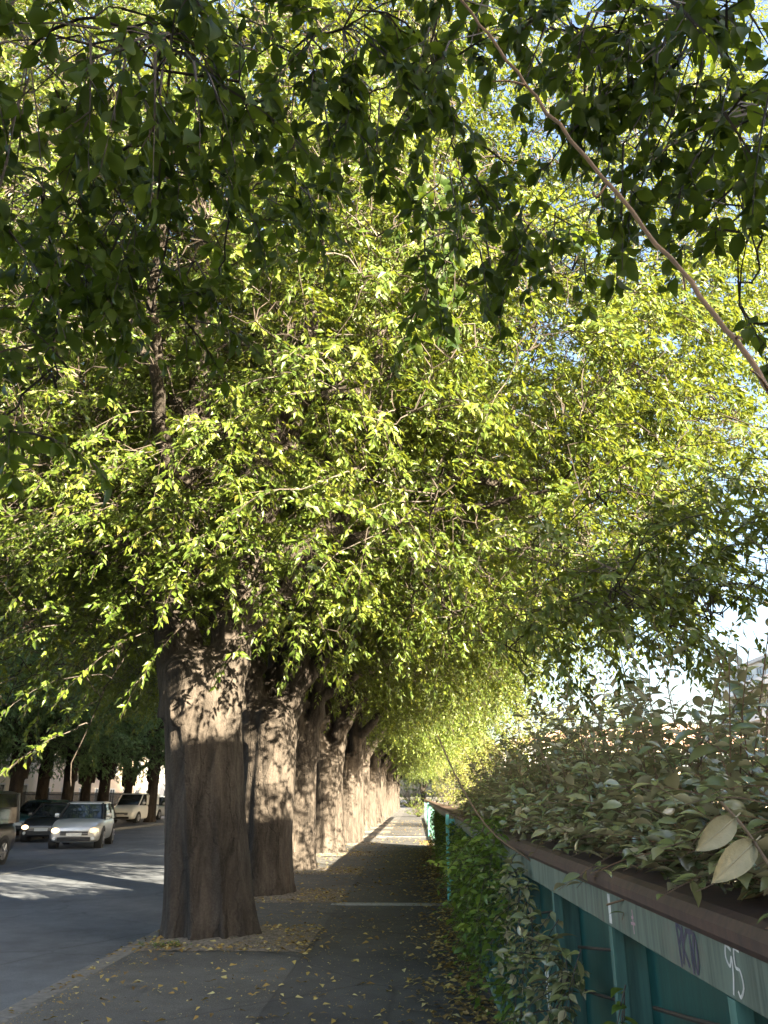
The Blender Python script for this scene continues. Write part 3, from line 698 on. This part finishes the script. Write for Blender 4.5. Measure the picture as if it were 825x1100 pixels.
def hedge():
    rng = np.random.default_rng(41)
    root = thing('hedge', 'tall olive-leaved hedge with silvery leaf undersides rising behind the teal railing', 'hedge', (0, 0, 0))
    lv = Leaves(); tw = Twigs()
    for i in range(520):
        yy = 1.45+ (11.5*rng.uniform()**1.25); xx = .93+1.7*rng.uniform()**1.3
        if xx > .42*yy+.6: continue
        H = 2.14-.012*yy+rng.normal(0, .12)-.05*(xx-1)-.22*max(0, min(1, (4.2-yy)/2))
        base = np.array([xx, yy, 1.0+rng.uniform(0, .35)])
        D = unit(np.array([rng.normal(-.02, .10), rng.normal(0, .10), 1.]))
        ln = max(.35, H-base[2])
        if rng.uniform() < .11: ln += rng.uniform(.12, .42)
        stem_leaves(rng, base, D, ln, lv, tw, .118, .042, np.array([rng.normal(0, .1), rng.normal(0, .1), 0]), .0055, .0)
        for _ in range(rng.integers(2, 5)):
            u = rng.uniform(.15, .85); b2 = base+D*ln*u; a = rng.uniform(0, 6.28)
            D2 = unit(np.array([math.cos(a), math.sin(a), rng.uniform(.2, 1.2)]))
            stem_leaves(rng, b2, D2, rng.uniform(.18, .42), lv, tw, .112, .038, np.array([0, 0, rng.uniform(-.1, .3)]), .003)
    # leaves spilling over the cap
    for i in range(380):
        yy = 1.9+11*rng.uniform()**1.2; base = np.array([rng.uniform(.74, .98), yy, rng.uniform(1.42, 1.66)])
        D = unit(np.array([-rng.uniform(.2, 1), rng.normal(0, .5), rng.uniform(-.25, .55)]))
        stem_leaves(rng, base, D, rng.uniform(.14, .34), lv, tw, .10, .034, np.array([0, 0, -rng.uniform(.05, .4)]), .003)
    for i in range(330):
        yy = 1.5+7.5*rng.uniform()**1.1; base = np.array([rng.uniform(.72, .95), yy, rng.uniform(1.405, 1.52)])
        D = unit(np.array([-rng.uniform(-.1, .8), rng.normal(0, .8), rng.uniform(-.05, .35)]))
        stem_leaves(rng, base, D, rng.uniform(.10, .24), lv, tw, .095, .034, np.array([0, 0, -rng.uniform(.0, .25)]), .0025)
    # tall thin shoots against the sky
    for (px, py, px2, py2, Y) in [(775, 760, 728, 655, 3.2), (790, 765, 806, 632, 2.9), (715, 780, 690, 660, 4), (812, 760, 830, 640, 2.7), (745, 770, 770, 668, 3.4), (640, 790, 655, 690, 5.2), (600, 800, 612, 720, 6.2), (560, 810, 552, 730, 7.6), (670, 790, 640, 705, 4.6)]:
        a = at(px, py, Y); b = at(px2, py2, Y-.1); d = b-a; ln = np.linalg.norm(d)
        stem_leaves(rng, a, d/ln, ln, lv, tw, .06, .04, np.array([0, 0, 0.]), .004)
    fo = combine('foliage', [lv.part(M['leaf_hedge'], 1), tw.part(M['redtwig'])]); bend(fo); link('foliage', fo, root)
    # two large pale leaves turned over on the near shoot
    c = at(800, 890, 1.75)
    def big_leaf(A, B, nrm, W):
        d = B-A; L = np.linalg.norm(d); d = d/L; nrm = nrm-(nrm@d)*d; nrm /= np.linalg.norm(nrm); sd = np.cross(nrm, d)
        nu, nv = 17, 9; V = []
        for a in range(nu):
            t = a/(nu-1); w_ = W*.5*(math.sin(math.pi*t**.85)**.75)*(1-.12*t)
            for b in range(nv):
                v_ = -1+2*b/(nv-1)
                V.append(A+d*L*t+sd*w_*v_+nrm*(W*(.16*v_*v_-.05*abs(math.cos(b*.01))+.16*t*(1-t)-.18*t*t)+.0012*math.sin(t*34-abs(v_)*5)))
        b_ = MB(); b_.add(V, [(a*nv+b, a*nv+b+1, (a+1)*nv+b+1, (a+1)*nv+b) for a in range(nu-1) for b in range(nv-1)])
        me = b_.mesh('large_leaf', M['bigleaf'], True); link('large_leaf', me, root)
        v = MB(); v.tube([A-d*.02, A+d*L*.3+nrm*W*.0, A+d*L*.62-nrm*W*.02, A+d*L*.9-nrm*W*.12], [.0018, .0014, .001, .0006], 5); v.obj('leaf_vein', M['bigleaf'], root)
    big_leaf(at(789, 879, 1.75), at(749, 914, 1.71), np.array([.35, -.75, .3]), .052)
    big_leaf(at(811, 904, 1.70), at(766, 948, 1.65), np.array([.2, -.8, .35]), .055)
    s = MB(); s.tube(spline([at(775, 862, 1.9), c, at(830, 935, 1.6)], 8), .0035, 6); s.obj('shoot', M['redtwig'], root)
    # long bare arching shoots
    s = MB(); P = spline([at(850, 450, 1.6), at(825, 415, 1.62), at(770, 340, 1.68), at(700, 255, 1.74), at(600, 135, 1.82), at(530, 45, 1.86), at(470, -30, 1.9)], 40)
    P[1:-1] += rng.normal(0, .003, (38, 3)); s.tube(P, np.linspace(.0072, .0040, 40)*(1+.12*np.abs(np.sin(np.arange(40)*1.1))), 8)
    for k in (6, 11, 17, 22, 29, 34):
        e = P[k]+np.array([rng.normal(0, .05), rng.normal(0, .05), rng.uniform(-.09, .06)]); s.tube(spline([P[k], (P[k]+e)/2+[0, 0, .01], e], 5), np.linspace(.0045, .002, 5), 5)
    lv2 = Leaves(); tw2 = Twigs()
    s.tube(spline([at(652, 198, 1.78), at(641, 212, 1.78), at(637, 206, 1.78)], 5), .004, 6)
    s.obj('arching_shoot', M['tantwig'], root, smooth=True)
    s = MB(); s.tube(spline([at(470, 790, 6.4), at(492, 838, 6.0), at(525, 890, 5.4), at(575, 928, 4.9)], 12), .006, 6); s.obj('shoot', M['redtwig'], root, smooth=True)
    s = MB(); s.tube(spline([at(652, 972, 3.1), at(690, 962, 2.9), at(745, 964, 2.5)], 8), .004, 5); s.obj('shoot', M['redtwig'], root, smooth=True)
hedge()

def vine(label, clumps, seed, leafL=.095, mat='leaf_vine'):
    rng = np.random.default_rng(seed); root = thing('climbing_vine', label, 'vine', tuple(clumps[0][:2])+(0,), 0, 'vines on the railing'); o = np.array([clumps[0][0], clumps[0][1], 0])
    lv = Leaves(); tw = Twigs()
    for (x, yy, z, sx, sy, sz, n) in clumps:
        for _ in range(max(3, int(n*1.0))):
            b = np.array([min(x+rng.normal(0, sx), .60), yy+rng.normal(0, sy), max(.08, min(z+rng.normal(0, sz), 1.5 if yy < 7.2 else 1.2))])
            D = unit(np.array([-rng.uniform(0, .7 if yy < 8 else .3), rng.normal(0, .5), rng.uniform(-1.1, .3)]))
            stem_leaves(rng, b-o, D, rng.uniform(.15, .35), lv, tw, leafL, .035, np.array([0, 0, -rng.uniform(0, .4)]), .003, 0, rng.uniform(-.2, .25))
    fo = combine('foliage', [lv.part(M[mat], 1), tw.part(M['twig'])]); bend(fo, 0, o[1]); link('foliage', fo, root)
vine('dense green creeper smothering the railing beyond the clean teal panels',
     [(.55, 6.4, 1.2, .07, .5, .15, 80), (.50, 7.4, 1.0, .09, .6, .3, 130), (.54, 8.8, .85, .06, .7, .35, 150), (.585, 10.3, .8, .03, .8, .35, 140), (.60, 12.0, .8, .02, .6, .35, 100), (.60, 16.4, .7, .04, .8, .4, 90), (.58, 19, .7, .05, 1.2, .4, 110), (.60, 5.7, .75, .04, .4, .3, 50), (.57, 24, .7, .06, 3.0, .4, 150)], 61)
vine('leafy sprig hanging down the middle of the clean teal panels',
     [(.60, 4.85, 1.1, .04, .2, .12, 24), (.60, 4.75, .8, .04, .15, .2, 18), (.59, 3.95, .98, .04, .14, .10, 22), (.59, 3.9, .75, .04, .14, .15, 20)], 62, .085, 'leaf_hedge')
vine('bright leafy sprig at the lower right corner against the nearest panel',
     [(.57, 2.46, 1.0, .03, .10, .05, 20), (.58, 2.6, .9, .03, .12, .08, 20), (.60, 2.95, 1.05, .01, .05, .03, 3)], 63, .075)

# bushes beyond the railing, lit by the sun
def bush(label, loc, rx, ry, h, seed, n=260, mat='leaf_bush', leafL=.09):
    rng = np.random.default_rng(seed); root = thing('bush', label, 'bush', loc, 0, 'bushes behind the railing')
    lv = Leaves(); tw = Twigs(); st = MB(); T = []
    while len(T) < n:
        p = rng.uniform(-1, 1, 3); 
        if p[0]**2+p[1]**2+max(0, p[2])**2 > 1 or (p**2).sum() < .2: continue
        T.append((p[0]*rx, p[1]*ry, h*.45+p[2]*h*.55))
    T = np.array(T); T = T[T[:, 2] > .1]
    base = np.column_stack([T[:, 0]*.15, T[:, 1]*.15, np.zeros(len(T))]); midp = (base+T)/2+[0, 0, .2]
    tw.add(base, midp, .014, .009); tw.add(midp, T, .009, .004)
    sprays(rng, T, unit(T*[1, 1, .4])+[0, 0, .5], rng.uniform(.35, .7, len(T)), 5, 6, leafL, lv, tw, droop=.2)
    link('foliage', combine('foliage', [lv.part(M[mat]), tw.part(M['twig'])]), root)
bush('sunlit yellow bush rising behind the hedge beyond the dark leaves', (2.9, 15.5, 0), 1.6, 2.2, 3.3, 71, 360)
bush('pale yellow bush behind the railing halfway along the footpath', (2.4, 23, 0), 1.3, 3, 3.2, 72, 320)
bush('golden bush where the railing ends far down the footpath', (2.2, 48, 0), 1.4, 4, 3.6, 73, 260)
bush('broad sunlit shrubbery closing the view at the far end of the footpath', (-.5, 128, 0), 5, 2.5, 6.5, 75, 420, 'leaf', .2)
bush('small green bush at the far end of the footpath beside the railing end', (.2, 70, 0), .8, 1.5, 1.3, 74, 90, 'leaf')

def weed():
    rng = np.random.default_rng(8); root = thing('weed', 'small bright green weed at the foot of the nearest trunk', 'weed', tuple(at(183, 1021, 9.98))[:2]+(.02,))
    lv = Leaves(); tw = Twigs()
    for i in range(26):
        a = rng.uniform(0, 6.28); D = unit(np.array([math.cos(a)*1.2, math.sin(a)*.5, .8])); stem_leaves(rng, np.array([rng.normal(0, .12), rng.normal(0, .04), 0]), D, rng.uniform(.06, .16), lv, tw, .045, .02, np.array([0, 0, -.3]), .002)
    link('foliage', combine('foliage', [lv.part(M['leaf_vine'], 1), tw.part(M['leaf_vine'])]), root)
weed()

# ------------------------------------------------------------------ vehicles
def paint(name, col, rough=.28, met=0.0):
    m, nt, out = newmat(name); v = coords(nt); n = noise(nt, v, 3, 4)
    c = ramp(nt, n, [(.3, tuple(x*.9 for x in col)), (.7, col)])
    principled(nt, out, c, rough, None, Metallic=met, Coat_Weight=.35, Coat_Roughness=.08); return m
M['silver'] = paint('silver_paint', (.55, .55, .54), .32, .55); M['black'] = paint('black_paint', (.012, .012, .014)); M['darkblue'] = paint('dark_paint', (.02, .022, .028))
M['tealcar'] = paint('dark_teal_paint', (.015, .05, .055)); M['white'] = paint('white_paint', (.72, .73, .72), .35)
m, nt, out = newmat('car_glass'); principled(nt, out, (.02, .025, .03), .04, None, Coat_Weight=.3); M['cglass'] = m
M['tyre'] = plain('tyre', (.018, .018, .018), .85); M['rim'] = plain('rim', (.35, .35, .36), .3, .1, 10, 0, Metallic=.8); M['trim'] = plain('black_trim', (.02, .02, .02), .6)
M['plate'] = plain('number_plate', (.65, .65, .62), .5, .1)
def lampmat(name, col, e):
    m, nt, out = newmat(name); p = principled(nt, out, col, .15); p.inputs['Emission Color'].default_value = (*col, 1); p.inputs['Emission Strength'].default_value = e; return m
M['lampon'] = lampmat('lit_headlight', (1, .62, .3), .55); M['lampoff'] = lampmat('headlight_glass', (.75, .76, .75), 0); M['indicator'] = lampmat('lit_indicator', (1, .6, .25), .22)

def loft(sections, closed_ends=True):
    n = len(sections[0]); V = np.concatenate(sections); m = len(sections)
    Fs = [(i*n+j, i*n+(j+1) % n, (i+1)*n+(j+1) % n, (i+1)*n+j) for i in range(m-1) for j in range(n)]
    if closed_ends: Fs += [tuple(range(n)), tuple(range((m-1)*n, m*n))]
    return V, Fs
def sub(o, lv=2):
    md = o.modifiers.new('smooth', 'SUBSURF'); md.levels = lv; md.render_levels = lv; return o
def car(name, label, cat, loc, rz, L, W, H, col, prof, glass, lights='off', plate=True, wheels=None, wr=.32, group=None, van=False):
    """front faces -y. prof: (y, top z, half width) of the lower body; glass: base y0,y1, roof y0,y1, belt z"""
    t = thing(name, label, cat, loc, rz, group); w = W/2
    secs = []
    for (yy, zt, ww, zb) in prof:
        ww *= w
        half = [(0, zb), (ww*.86, zb), (ww*.97, zb+.10), (ww, zb+(zt-zb)*.45), (ww*.985, zb+(zt-zb)*.75), (ww*.93, zt-.035), (ww*.80, zt), (0, zt+.018)]
        pts = [(x, yy, z) for x, z in half]+[(-x, yy, z) for x, z in reversed(half[1:-1])]
        secs.append(np.array(pts))
    V, Fs = loft(secs); b = MB(); b.add(V, Fs); sub(b.obj('body', M[col], t, smooth=True), 2)
    gy0, gy1, ry0, ry1, zb = glass
    def ring(y0, y1, ww, z, c=.16):
        return np.array([(-ww+c, y0, z), (ww-c, y0, z), (ww, y0+c*1.2, z), (ww, (y0+y1)/2, z), (ww, y1-c, z), (ww-c, y1, z), (-ww+c, y1, z), (-ww, y1-c, z), (-ww, (y0+y1)/2, z), (-ww, y0+c*1.2, z)])
    wt = w*(.90 if van else .78); wb = w*.955
    hz = H-.06
    rings = [ring(gy0, gy1, wb, zb-.05), ring(gy0+(ry0-gy0)*.5, gy1+(ry1-gy1)*.5, (wb+wt)/2+.02, (zb+hz)/2), ring(ry0, ry1, wt, hz)]
    V, Fs = loft(rings); g = MB(); g.add(V, Fs); g.obj('windows', M['cglass'], t, smooth=False)
    r = MB(); r2 = [ring(ry0-.03, ry1+.03, wt+.012, hz-.015), ring(ry0-.01, ry1+.01, wt+.005, hz+.025), ring(ry0+.12, ry1-.10, wt-.14, H)]
    V, Fs = loft(r2); r.add(V, Fs); r.obj('roof', M[col], t, smooth=False)
    for s in (-1, 1):
        ym = (ry0+ry1)/2; pm = M['trim'] if not van else M[col]
        for pts, r_ in (([(s*(wb-.10), gy0+.03, zb-.03), (s*((wb+wt)/2-.07), (gy0+ry0)/2+.02, (zb+hz)/2), (s*(wt-.09), ry0+.02, hz)], .035), ([(s*(wb-.02), gy1-.06, zb-.03), (s*(wt+.0), ry1-.05, hz)], .06), ([(s*(wb+.0), ym, zb-.03), (s*((wb+wt)/2+.022), ym, (zb+hz)/2), (s*(wt+.002), ym, hz)], .032)):
            pl = MB(); pl.tube(pts, r_, 6); pl.obj('pillar', pm, t)
        mr = MB(); mr.box(s*(w+.02)-.09, s*(w+.02)+.09, gy0+.42, gy0+.56, zb+.02, zb+.17); sub(mr.obj('mirror', M[col], t, smooth=True, bevel=.03), 1)
        if van:
            pp = MB(); pp.box(s*(wb-.02)-.05, s*(wb-.02)+.04, gy1-2.3, gy1-.15, zb-.03, hz-.05)
            if van == 'panel': pp.obj('side_panel', M[col], t, bevel=.03)
    yf, zf = prof[0][0], prof[1][1]
    gr = MB(); gr.box(-w*.52, w*.52, yf-.035, yf+.1, zf*.60, zf*.78); gr.obj('grille', M['trim'], t, bevel=.02)
    gr = MB(); gr.box(-w*.62, w*.62, yf-.03, yf+.1, .27, .40); gr.obj('lower_intake', M['trim'], t, bevel=.02)
    ch = MB(); 
    for i in range(2): ch.box(-w*.54, w*.54, yf-.045, yf-.034, zf*.645+i*.07, zf*.645+.02+i*.07)
    ch.obj('grille_bar', M['rim'], t)
    if plate: p = MB(); p.box(-.26, .26, yf-.055, yf-.04, .43, .54); p.obj('number_plate', M['plate'], t)
    for s in (-1, 1):
        h = MB(); th = np.linspace(0, 6.283, 16, endpoint=False)
        cx, cz = s*w*.72, zf*.80; yh = yf+.02
        ringA = np.array([(cx+.16*np.cos(a), yh+.10+.08*abs(s*np.cos(a)), cz+.10*np.sin(a)) for a in th]); ringB = np.array([(cx+.13*np.cos(a), yh-.03, cz+.08*np.sin(a)) for a in th])
        V, Fs = loft([ringA, ringB]); h.add(V, Fs)
        on = lights == 'on' or (lights == 'one' and s < 0)
        h.obj('headlight', M['lampon' if on else ('indicator' if lights == 'one' else 'lampoff')], t, smooth=False)
        fl = MB(); fl.tube([(s*w*.72, yf-.03, .36), (s*w*.72, yf+.08, .36)], .06, 10); fl.obj('fog_light', M['lampoff'], t)
    for yy in wheels:
        for s in (-1, 1):
            ar = MB(); ar.tube([(s*(w-.25), yy, wr+.01), (s*(w+.004), yy, wr+.01)], wr+.06, 24); ar.obj('wheel_arch', M['trim'], t)
            wh = MB(); 
            for rr_, x0, x1 in ((wr, w-.2, w+.008), ): wh.tube([(s*x0, yy, wr), (s*(x0+.02), yy, wr), (s*(x1-.02), yy, wr), (s*x1, yy, wr)], [wr-.03, wr, wr, wr-.03], 28)
            wo = wh.obj('wheel', M['tyre'], t)
            rm = MB(); rm.tube([(s*(w-.02), yy, wr), (s*(w+.014), yy, wr)], wr*.64, 20)
            for k in range(5):
                a = k*1.2566; rm.tube([(s*(w+.012), yy, wr), (s*(w+.018), yy+math.cos(a)*wr*.6, wr+math.sin(a)*wr*.6)], .03, 5)
            rm.obj('rim', M['rim'], wo)
    return t
CARS = 'vehicles on the road'
suv_prof = lambda L, zh, zb: [(-L/2, .62, .74, .30), (-L/2+.06, zh-.20, .86, .22), (-L/2+.30, zh-.05, .96, .20), (-L/2+.8, zh, 1, .20), (-L/2+1.25, zb, 1, .20), (-.2, zb, 1, .20), (.6, zb, 1, .20), (L/2-.9, zb+.01, 1, .20), (L/2-.35, zb, .97, .22), (L/2-.06, zb-.12, .88, .28), (L/2, .70, .80, .34)]
car('car', 'silver compact car with lit headlamps driving towards the camera', 'car', (-12.6, 31.2, -.12), R(13), 4.1, 1.80, 1.56, 'silver', suv_prof(4.1, .97, 1.0), (-1.05, 1.85, -.25, 1.45, 1.0), 'one', True, (-1.28, 1.30), .34, CARS)
car('car', 'dark car with one low headlamp showing behind the silver car', 'car', (-15.6, 35.4, -.12), R(10), 4.2, 1.78, 1.48, 'darkblue', suv_prof(4.2, .92, .95), (-1.05, 1.85, -.2, 1.4, .95), 'on', True, (-1.3, 1.3), .32, CARS)
car('car', 'dark teal parked car half hidden behind the black van', 'car', (-17.6, 38.2, -.004), R(-2), 4.1, 1.75, 1.48, 'tealcar', suv_prof(4.1, .92, .95), (-1.05, 1.85, -.2, 1.4, .95), 'off', True, (-1.3, 1.3), .32, CARS)
car('car', 'parked silver car behind the white van', 'car', (-20.0, 62.5, -.004), R(-2), 4.2, 1.8, 1.62, 'silver', suv_prof(4.2, .97, 1.02), (-1.05, 1.85, -.2, 1.4, 1.02), 'off', True, (-1.3, 1.3), .33, CARS)
van_prof = lambda L, zh, zb: [(-L/2, .62, .78, .30), (-L/2+.06, zh-.22, .88, .24), (-L/2+.25, zh-.06, .97, .22), (-L/2+.7, zh, 1, .22), (-L/2+1.05, zb, 1, .22), (0, zb, 1, .22), (L/2-.9, zb, 1, .22), (L/2-.3, zb, .99, .24), (L/2-.05, zb-.05, .93, .28), (L/2, .8, .88, .34)]
car('van', 'white panel van parked by the far trees', 'van', (-18.95, 55.0, -.004), R(-3), 4.4, 1.80, 1.82, 'white', van_prof(4.4, 1.05, 1.12), (-1.25, 2.12, -.55, 2.05, 1.12), 'off', True, (-1.4, 1.3), .32, CARS, van='panel')
car('van', 'black people carrier cut off by the left edge of the photo', 'van', (-12.2, 21.1, -.12), R(4), 5.0, 1.9, 1.90, 'black', van_prof(5.0, 1.05, 1.10), (-1.5, 2.42, -.75, 2.25, 1.10), 'off', True, (-1.6, 1.55), .34, CARS, van='glass')

# ------------------------------------------------------------------ buildings
M['cream'] = plain('cream_render', (.62, .55, .45), .85, .12, .5, .1); M['pale'] = plain('pale_render', (.66, .65, .63), .85, .1, .4, .1); M['ochre'] = plain('ochre_render', (.50, .40, .30), .85, .12, .4, .1)
M['terracotta'] = plain('terracotta_tiles', (.34, .21, .15), .85, .3, 3, .4); M['slab'] = plain('concrete_slab', (.5, .49, .47), .8, .1, 2); M['bglass'] = plain('window_glass', (.06, .075, .09), .1, .3, .5, 0); M['shutter'] = plain('shutter', (.25, .28, .26), .6, .2)
def building(label, x0, x1, y0, y1, h, mat, face, storeys, cols, roof='flat', balc=False, roofmat='terracotta', windows=True):
    t = thing('building', label, 'building', ((x0+x1)/2, (y0+y1)/2, -.14)); hx, hy = (x1-x0)/2, (y1-y0)/2
    b = MB(); b.box(-hx, hx, -hy, hy, 0, h); b.obj('wall', M[mat], t)
    r = MB()
    if roof == 'flat':
        r.box(-hx-.4, hx+.4, -hy-.4, hy+.4, h+.002, h+.35); r.box(-hx*.4, hx*.3, -hy*.4, hy*.4, h+.352, h+2.4)
    else:
        V = [(-hx-.5, -hy-.5, h+.002), (hx+.5, -hy-.5, h+.002), (hx+.5, hy+.5, h+.002), (-hx-.5, hy+.5, h+.002), (-hx*.3, 0, h+2.4), (hx*.3, 0, h+2.4)]
        r.add(V, [(0, 1, 5, 4), (1, 2, 5), (2, 3, 4, 5), (3, 0, 4), (3, 2, 1, 0)])
    r.obj('roof', M[roofmat] if roof != 'flat' else M['slab'], t)
    if not windows: return t
    for f in face:
        span = hy*2 if f in ('+x', '-x') else hx*2
        for s in range(storeys):
            z0 = h/storeys*s+.9; z1 = z0+h/storeys*.5
            for c in range(cols):
                u = -span/2+span*(c+.5)/cols; ww = min(.65, span/cols*.3)
                w_ = MB(); p = MB()
                def bx(m, a, b_, d0, d1, za, zb_):
                    if f == '+x': m.box(hx+d0, hx+d1, a, b_, za, zb_)
                    elif f == '-x': m.box(-hx-d1, -hx-d0, a, b_, za, zb_)
                    elif f == '-y': m.box(a, b_, -hy-d1, -hy-d0, za, zb_)
                    else: m.box(a, b_, hy+d0, hy+d1, za, zb_)
                bx(w_, u-ww-.1, u-ww, .003, .08, z0, z1); bx(w_, u+ww, u+ww+.1, .003, .08, z0, z1); bx(w_, u-ww-.1, u+ww+.1, .003, .12, z0-.12, z0-.002); bx(w_, u-ww-.1, u+ww+.1, .003, .08, z1+.002, z1+.1); bx(w_, u-.03, u+.03, .025, .06, z0, z1)
                wo = w_.obj('window', M['slab'], t); bx(p, u-ww+.002, u+ww-.002, .004, .02, z0+.002, z1-.002); p.obj('pane', M['bglass'], wo)
            if balc:
                bl = MB(); zf = h/storeys*s
                def bx2(a, b_, d0, d1, za, zb_):
                    if f == '-x': bl.box(-hx-d1, -hx-d0, a, b_, za, zb_)
                    elif f == '-y': bl.box(a, b_, -hy-d1, -hy-d0, za, zb_)
                if s > 0 and f in ('-x', '-y'):
                    bx2(-span*.46, span*.46, .13, 1.5, zf, zf+.18); bx2(-span*.46, span*.46, 1.42, 1.5, zf+.182, zf+1.1); bl.obj('balcony', M['pale'], t)
    return t
building('pale apartment block with long balconies standing beyond the hedge under the sky', 37.2, 62, 78, 96, 15.4, 'pale', ['-y', '-x'], 5, 6, 'flat', True)
building('low ochre building with a tiled roof behind the hedge, left of the apartment block', 14, 30, 66, 80, 5.6, 'ochre', ['-y', '-x'], 2, 5, 'hip')
building('long whitish building low behind the hedge in the far distance', 12, 40, 112, 126, 8.6, 'pale', ['-y'], 3, 9, 'hip')
building('orange rendered house glimpsed between the trunks behind the white van', -44, -31, 62, 92, 12, 'ochre', ['+x', '-y'], 4, 8, 'hip')
building('cream building glimpsed between the dark trunks behind the silver car', -42, -28.5, 30, 60, 13, 'cream', ['+x'], 4, 9, 'hip')
building('pale tower at the end of the row across the road', -46, -30, 95, 130, 15, 'pale', ['+x', '-y'], 5, 8, 'flat')
# unseen houses behind the camera, added and shaped to throw shade over the footpath
building('unseen tall block added behind the camera on the right to cast shade', 9, 13, -36, -7.6, 12.5, 'cream', ['-x'], 5, 9, 'flat')
def occluder_house():  # added out of view; roof slope follows the shadow edge wanted on the trunks
    t = thing('building', 'unseen lower house added on the right, its sloping roof shaped to cast shade', 'building', (9, 0, -.14))
    b = MB(); V = [(0, -4.05, 0), (5, -4.05, 0), (5, 8.8, 0), (0, 8.8, 0), (0, -4.05, 8.9), (5, -4.05, 8.9), (5, 8.8, 5.6), (0, 8.8, 5.6)]
    b.add(V, [(0, 3, 2, 1), (4, 5, 6, 7), (0, 1, 5, 4), (1, 2, 6, 5), (2, 3, 7, 6), (3, 0, 4, 7)]); b.obj('wall', M['cream'], t)
    r = MB(); r.add([(-.15, -4.0, 8.95), (5.3, -4.0, 8.95), (5.3, 9.1, 5.57), (-.15, 9.1, 5.57), (-.15, -4.0, 9.15), (5.3, -4.0, 9.15), (5.3, 9.1, 5.77), (-.15, 9.1, 5.77)], [(0, 3, 2, 1), (4, 5, 6, 7), (0, 1, 5, 4), (1, 2, 6, 5), (2, 3, 7, 6), (3, 0, 4, 7)]); r.obj('roof', M['terracotta'], t)
    for yy in (-1, 2, 5):
        for z in (1.1, 3.6):
            w_ = MB(); w_.box(-.08, -.004, yy, yy+1.1, z, z+1.4); w_.obj('window', M['bglass'], t)
occluder_house()
# iron fence on the far pavement
fe = MB()
for i in range(300):
    yy = 20+i*.16; fe.box(-24.02, -23.98, yy, yy+.025, 0, 1.9)
fe.box(-24.03, -23.97, 20, 68, .2, .26); fe.box(-24.03, -23.97, 20, 68, 1.7, 1.76)
tag(fe.obj('fence', M['iron']), 'dark iron bar fence behind the trees across the road', 'fence')

# ------------------------------------------------------------------ light
SUN_EL, SUN_AZ = R(20), R(132)     # azimuth clockwise from +Y
sv = Vector((math.sin(SUN_AZ)*math.cos(SUN_EL), math.cos(SUN_AZ)*math.cos(SUN_EL), math.sin(SUN_EL)))
ld = bpy.data.lights.new('sun', 'SUN'); ld.energy = 5.0; ld.angle = R(.5); ld.color = (1, .86, .62)
lo = bpy.data.objects.new('sun', ld); COL.objects.link(lo); lo.location = sv*60; lo.rotation_euler = sv.to_track_quat('Z', 'Y').to_euler()
w = bpy.data.worlds.new('World'); SC.world = w; w.use_nodes = True; nt = w.node_tree
bg = nt.nodes['Background']; sk = nt.nodes.new('ShaderNodeTexSky'); sk.sky_type = 'NISHITA'; sk.sun_disc = False
sk.sun_elevation = SUN_EL; sk.sun_rotation = SUN_AZ; sk.air_density = 1.0; sk.dust_density = 4.0; sk.ozone_density = 1.0
nt.links.new(sk.outputs[0], bg.inputs['Color']); bg.inputs['Strength'].default_value = .056
vs = SC.view_settings; vs.view_transform = 'Standard'; vs.look = 'None'; vs.exposure = 3.75; vs.gamma = 1.0; vs.use_curve_mapping = False

# ------------------------------------------------------------------ camera
cd = bpy.data.cameras.new('camera'); cd.sensor_fit = 'VERTICAL'; cd.sensor_height = 36; cd.lens = F/1100*36; cd.clip_end = 3000; cd.clip_start = .05
co = bpy.data.objects.new('camera', cd); COL.objects.link(co); co.location = (0, 0, EYE); co.rotation_euler = (R(90)+PITCH, 0, YAW)
SC.camera = co
SC.cycles.max_bounces = 8; SC.cycles.transmission_bounces = 4; SC.cycles.diffuse_bounces = 2
SC.cycles.use_denoising = True
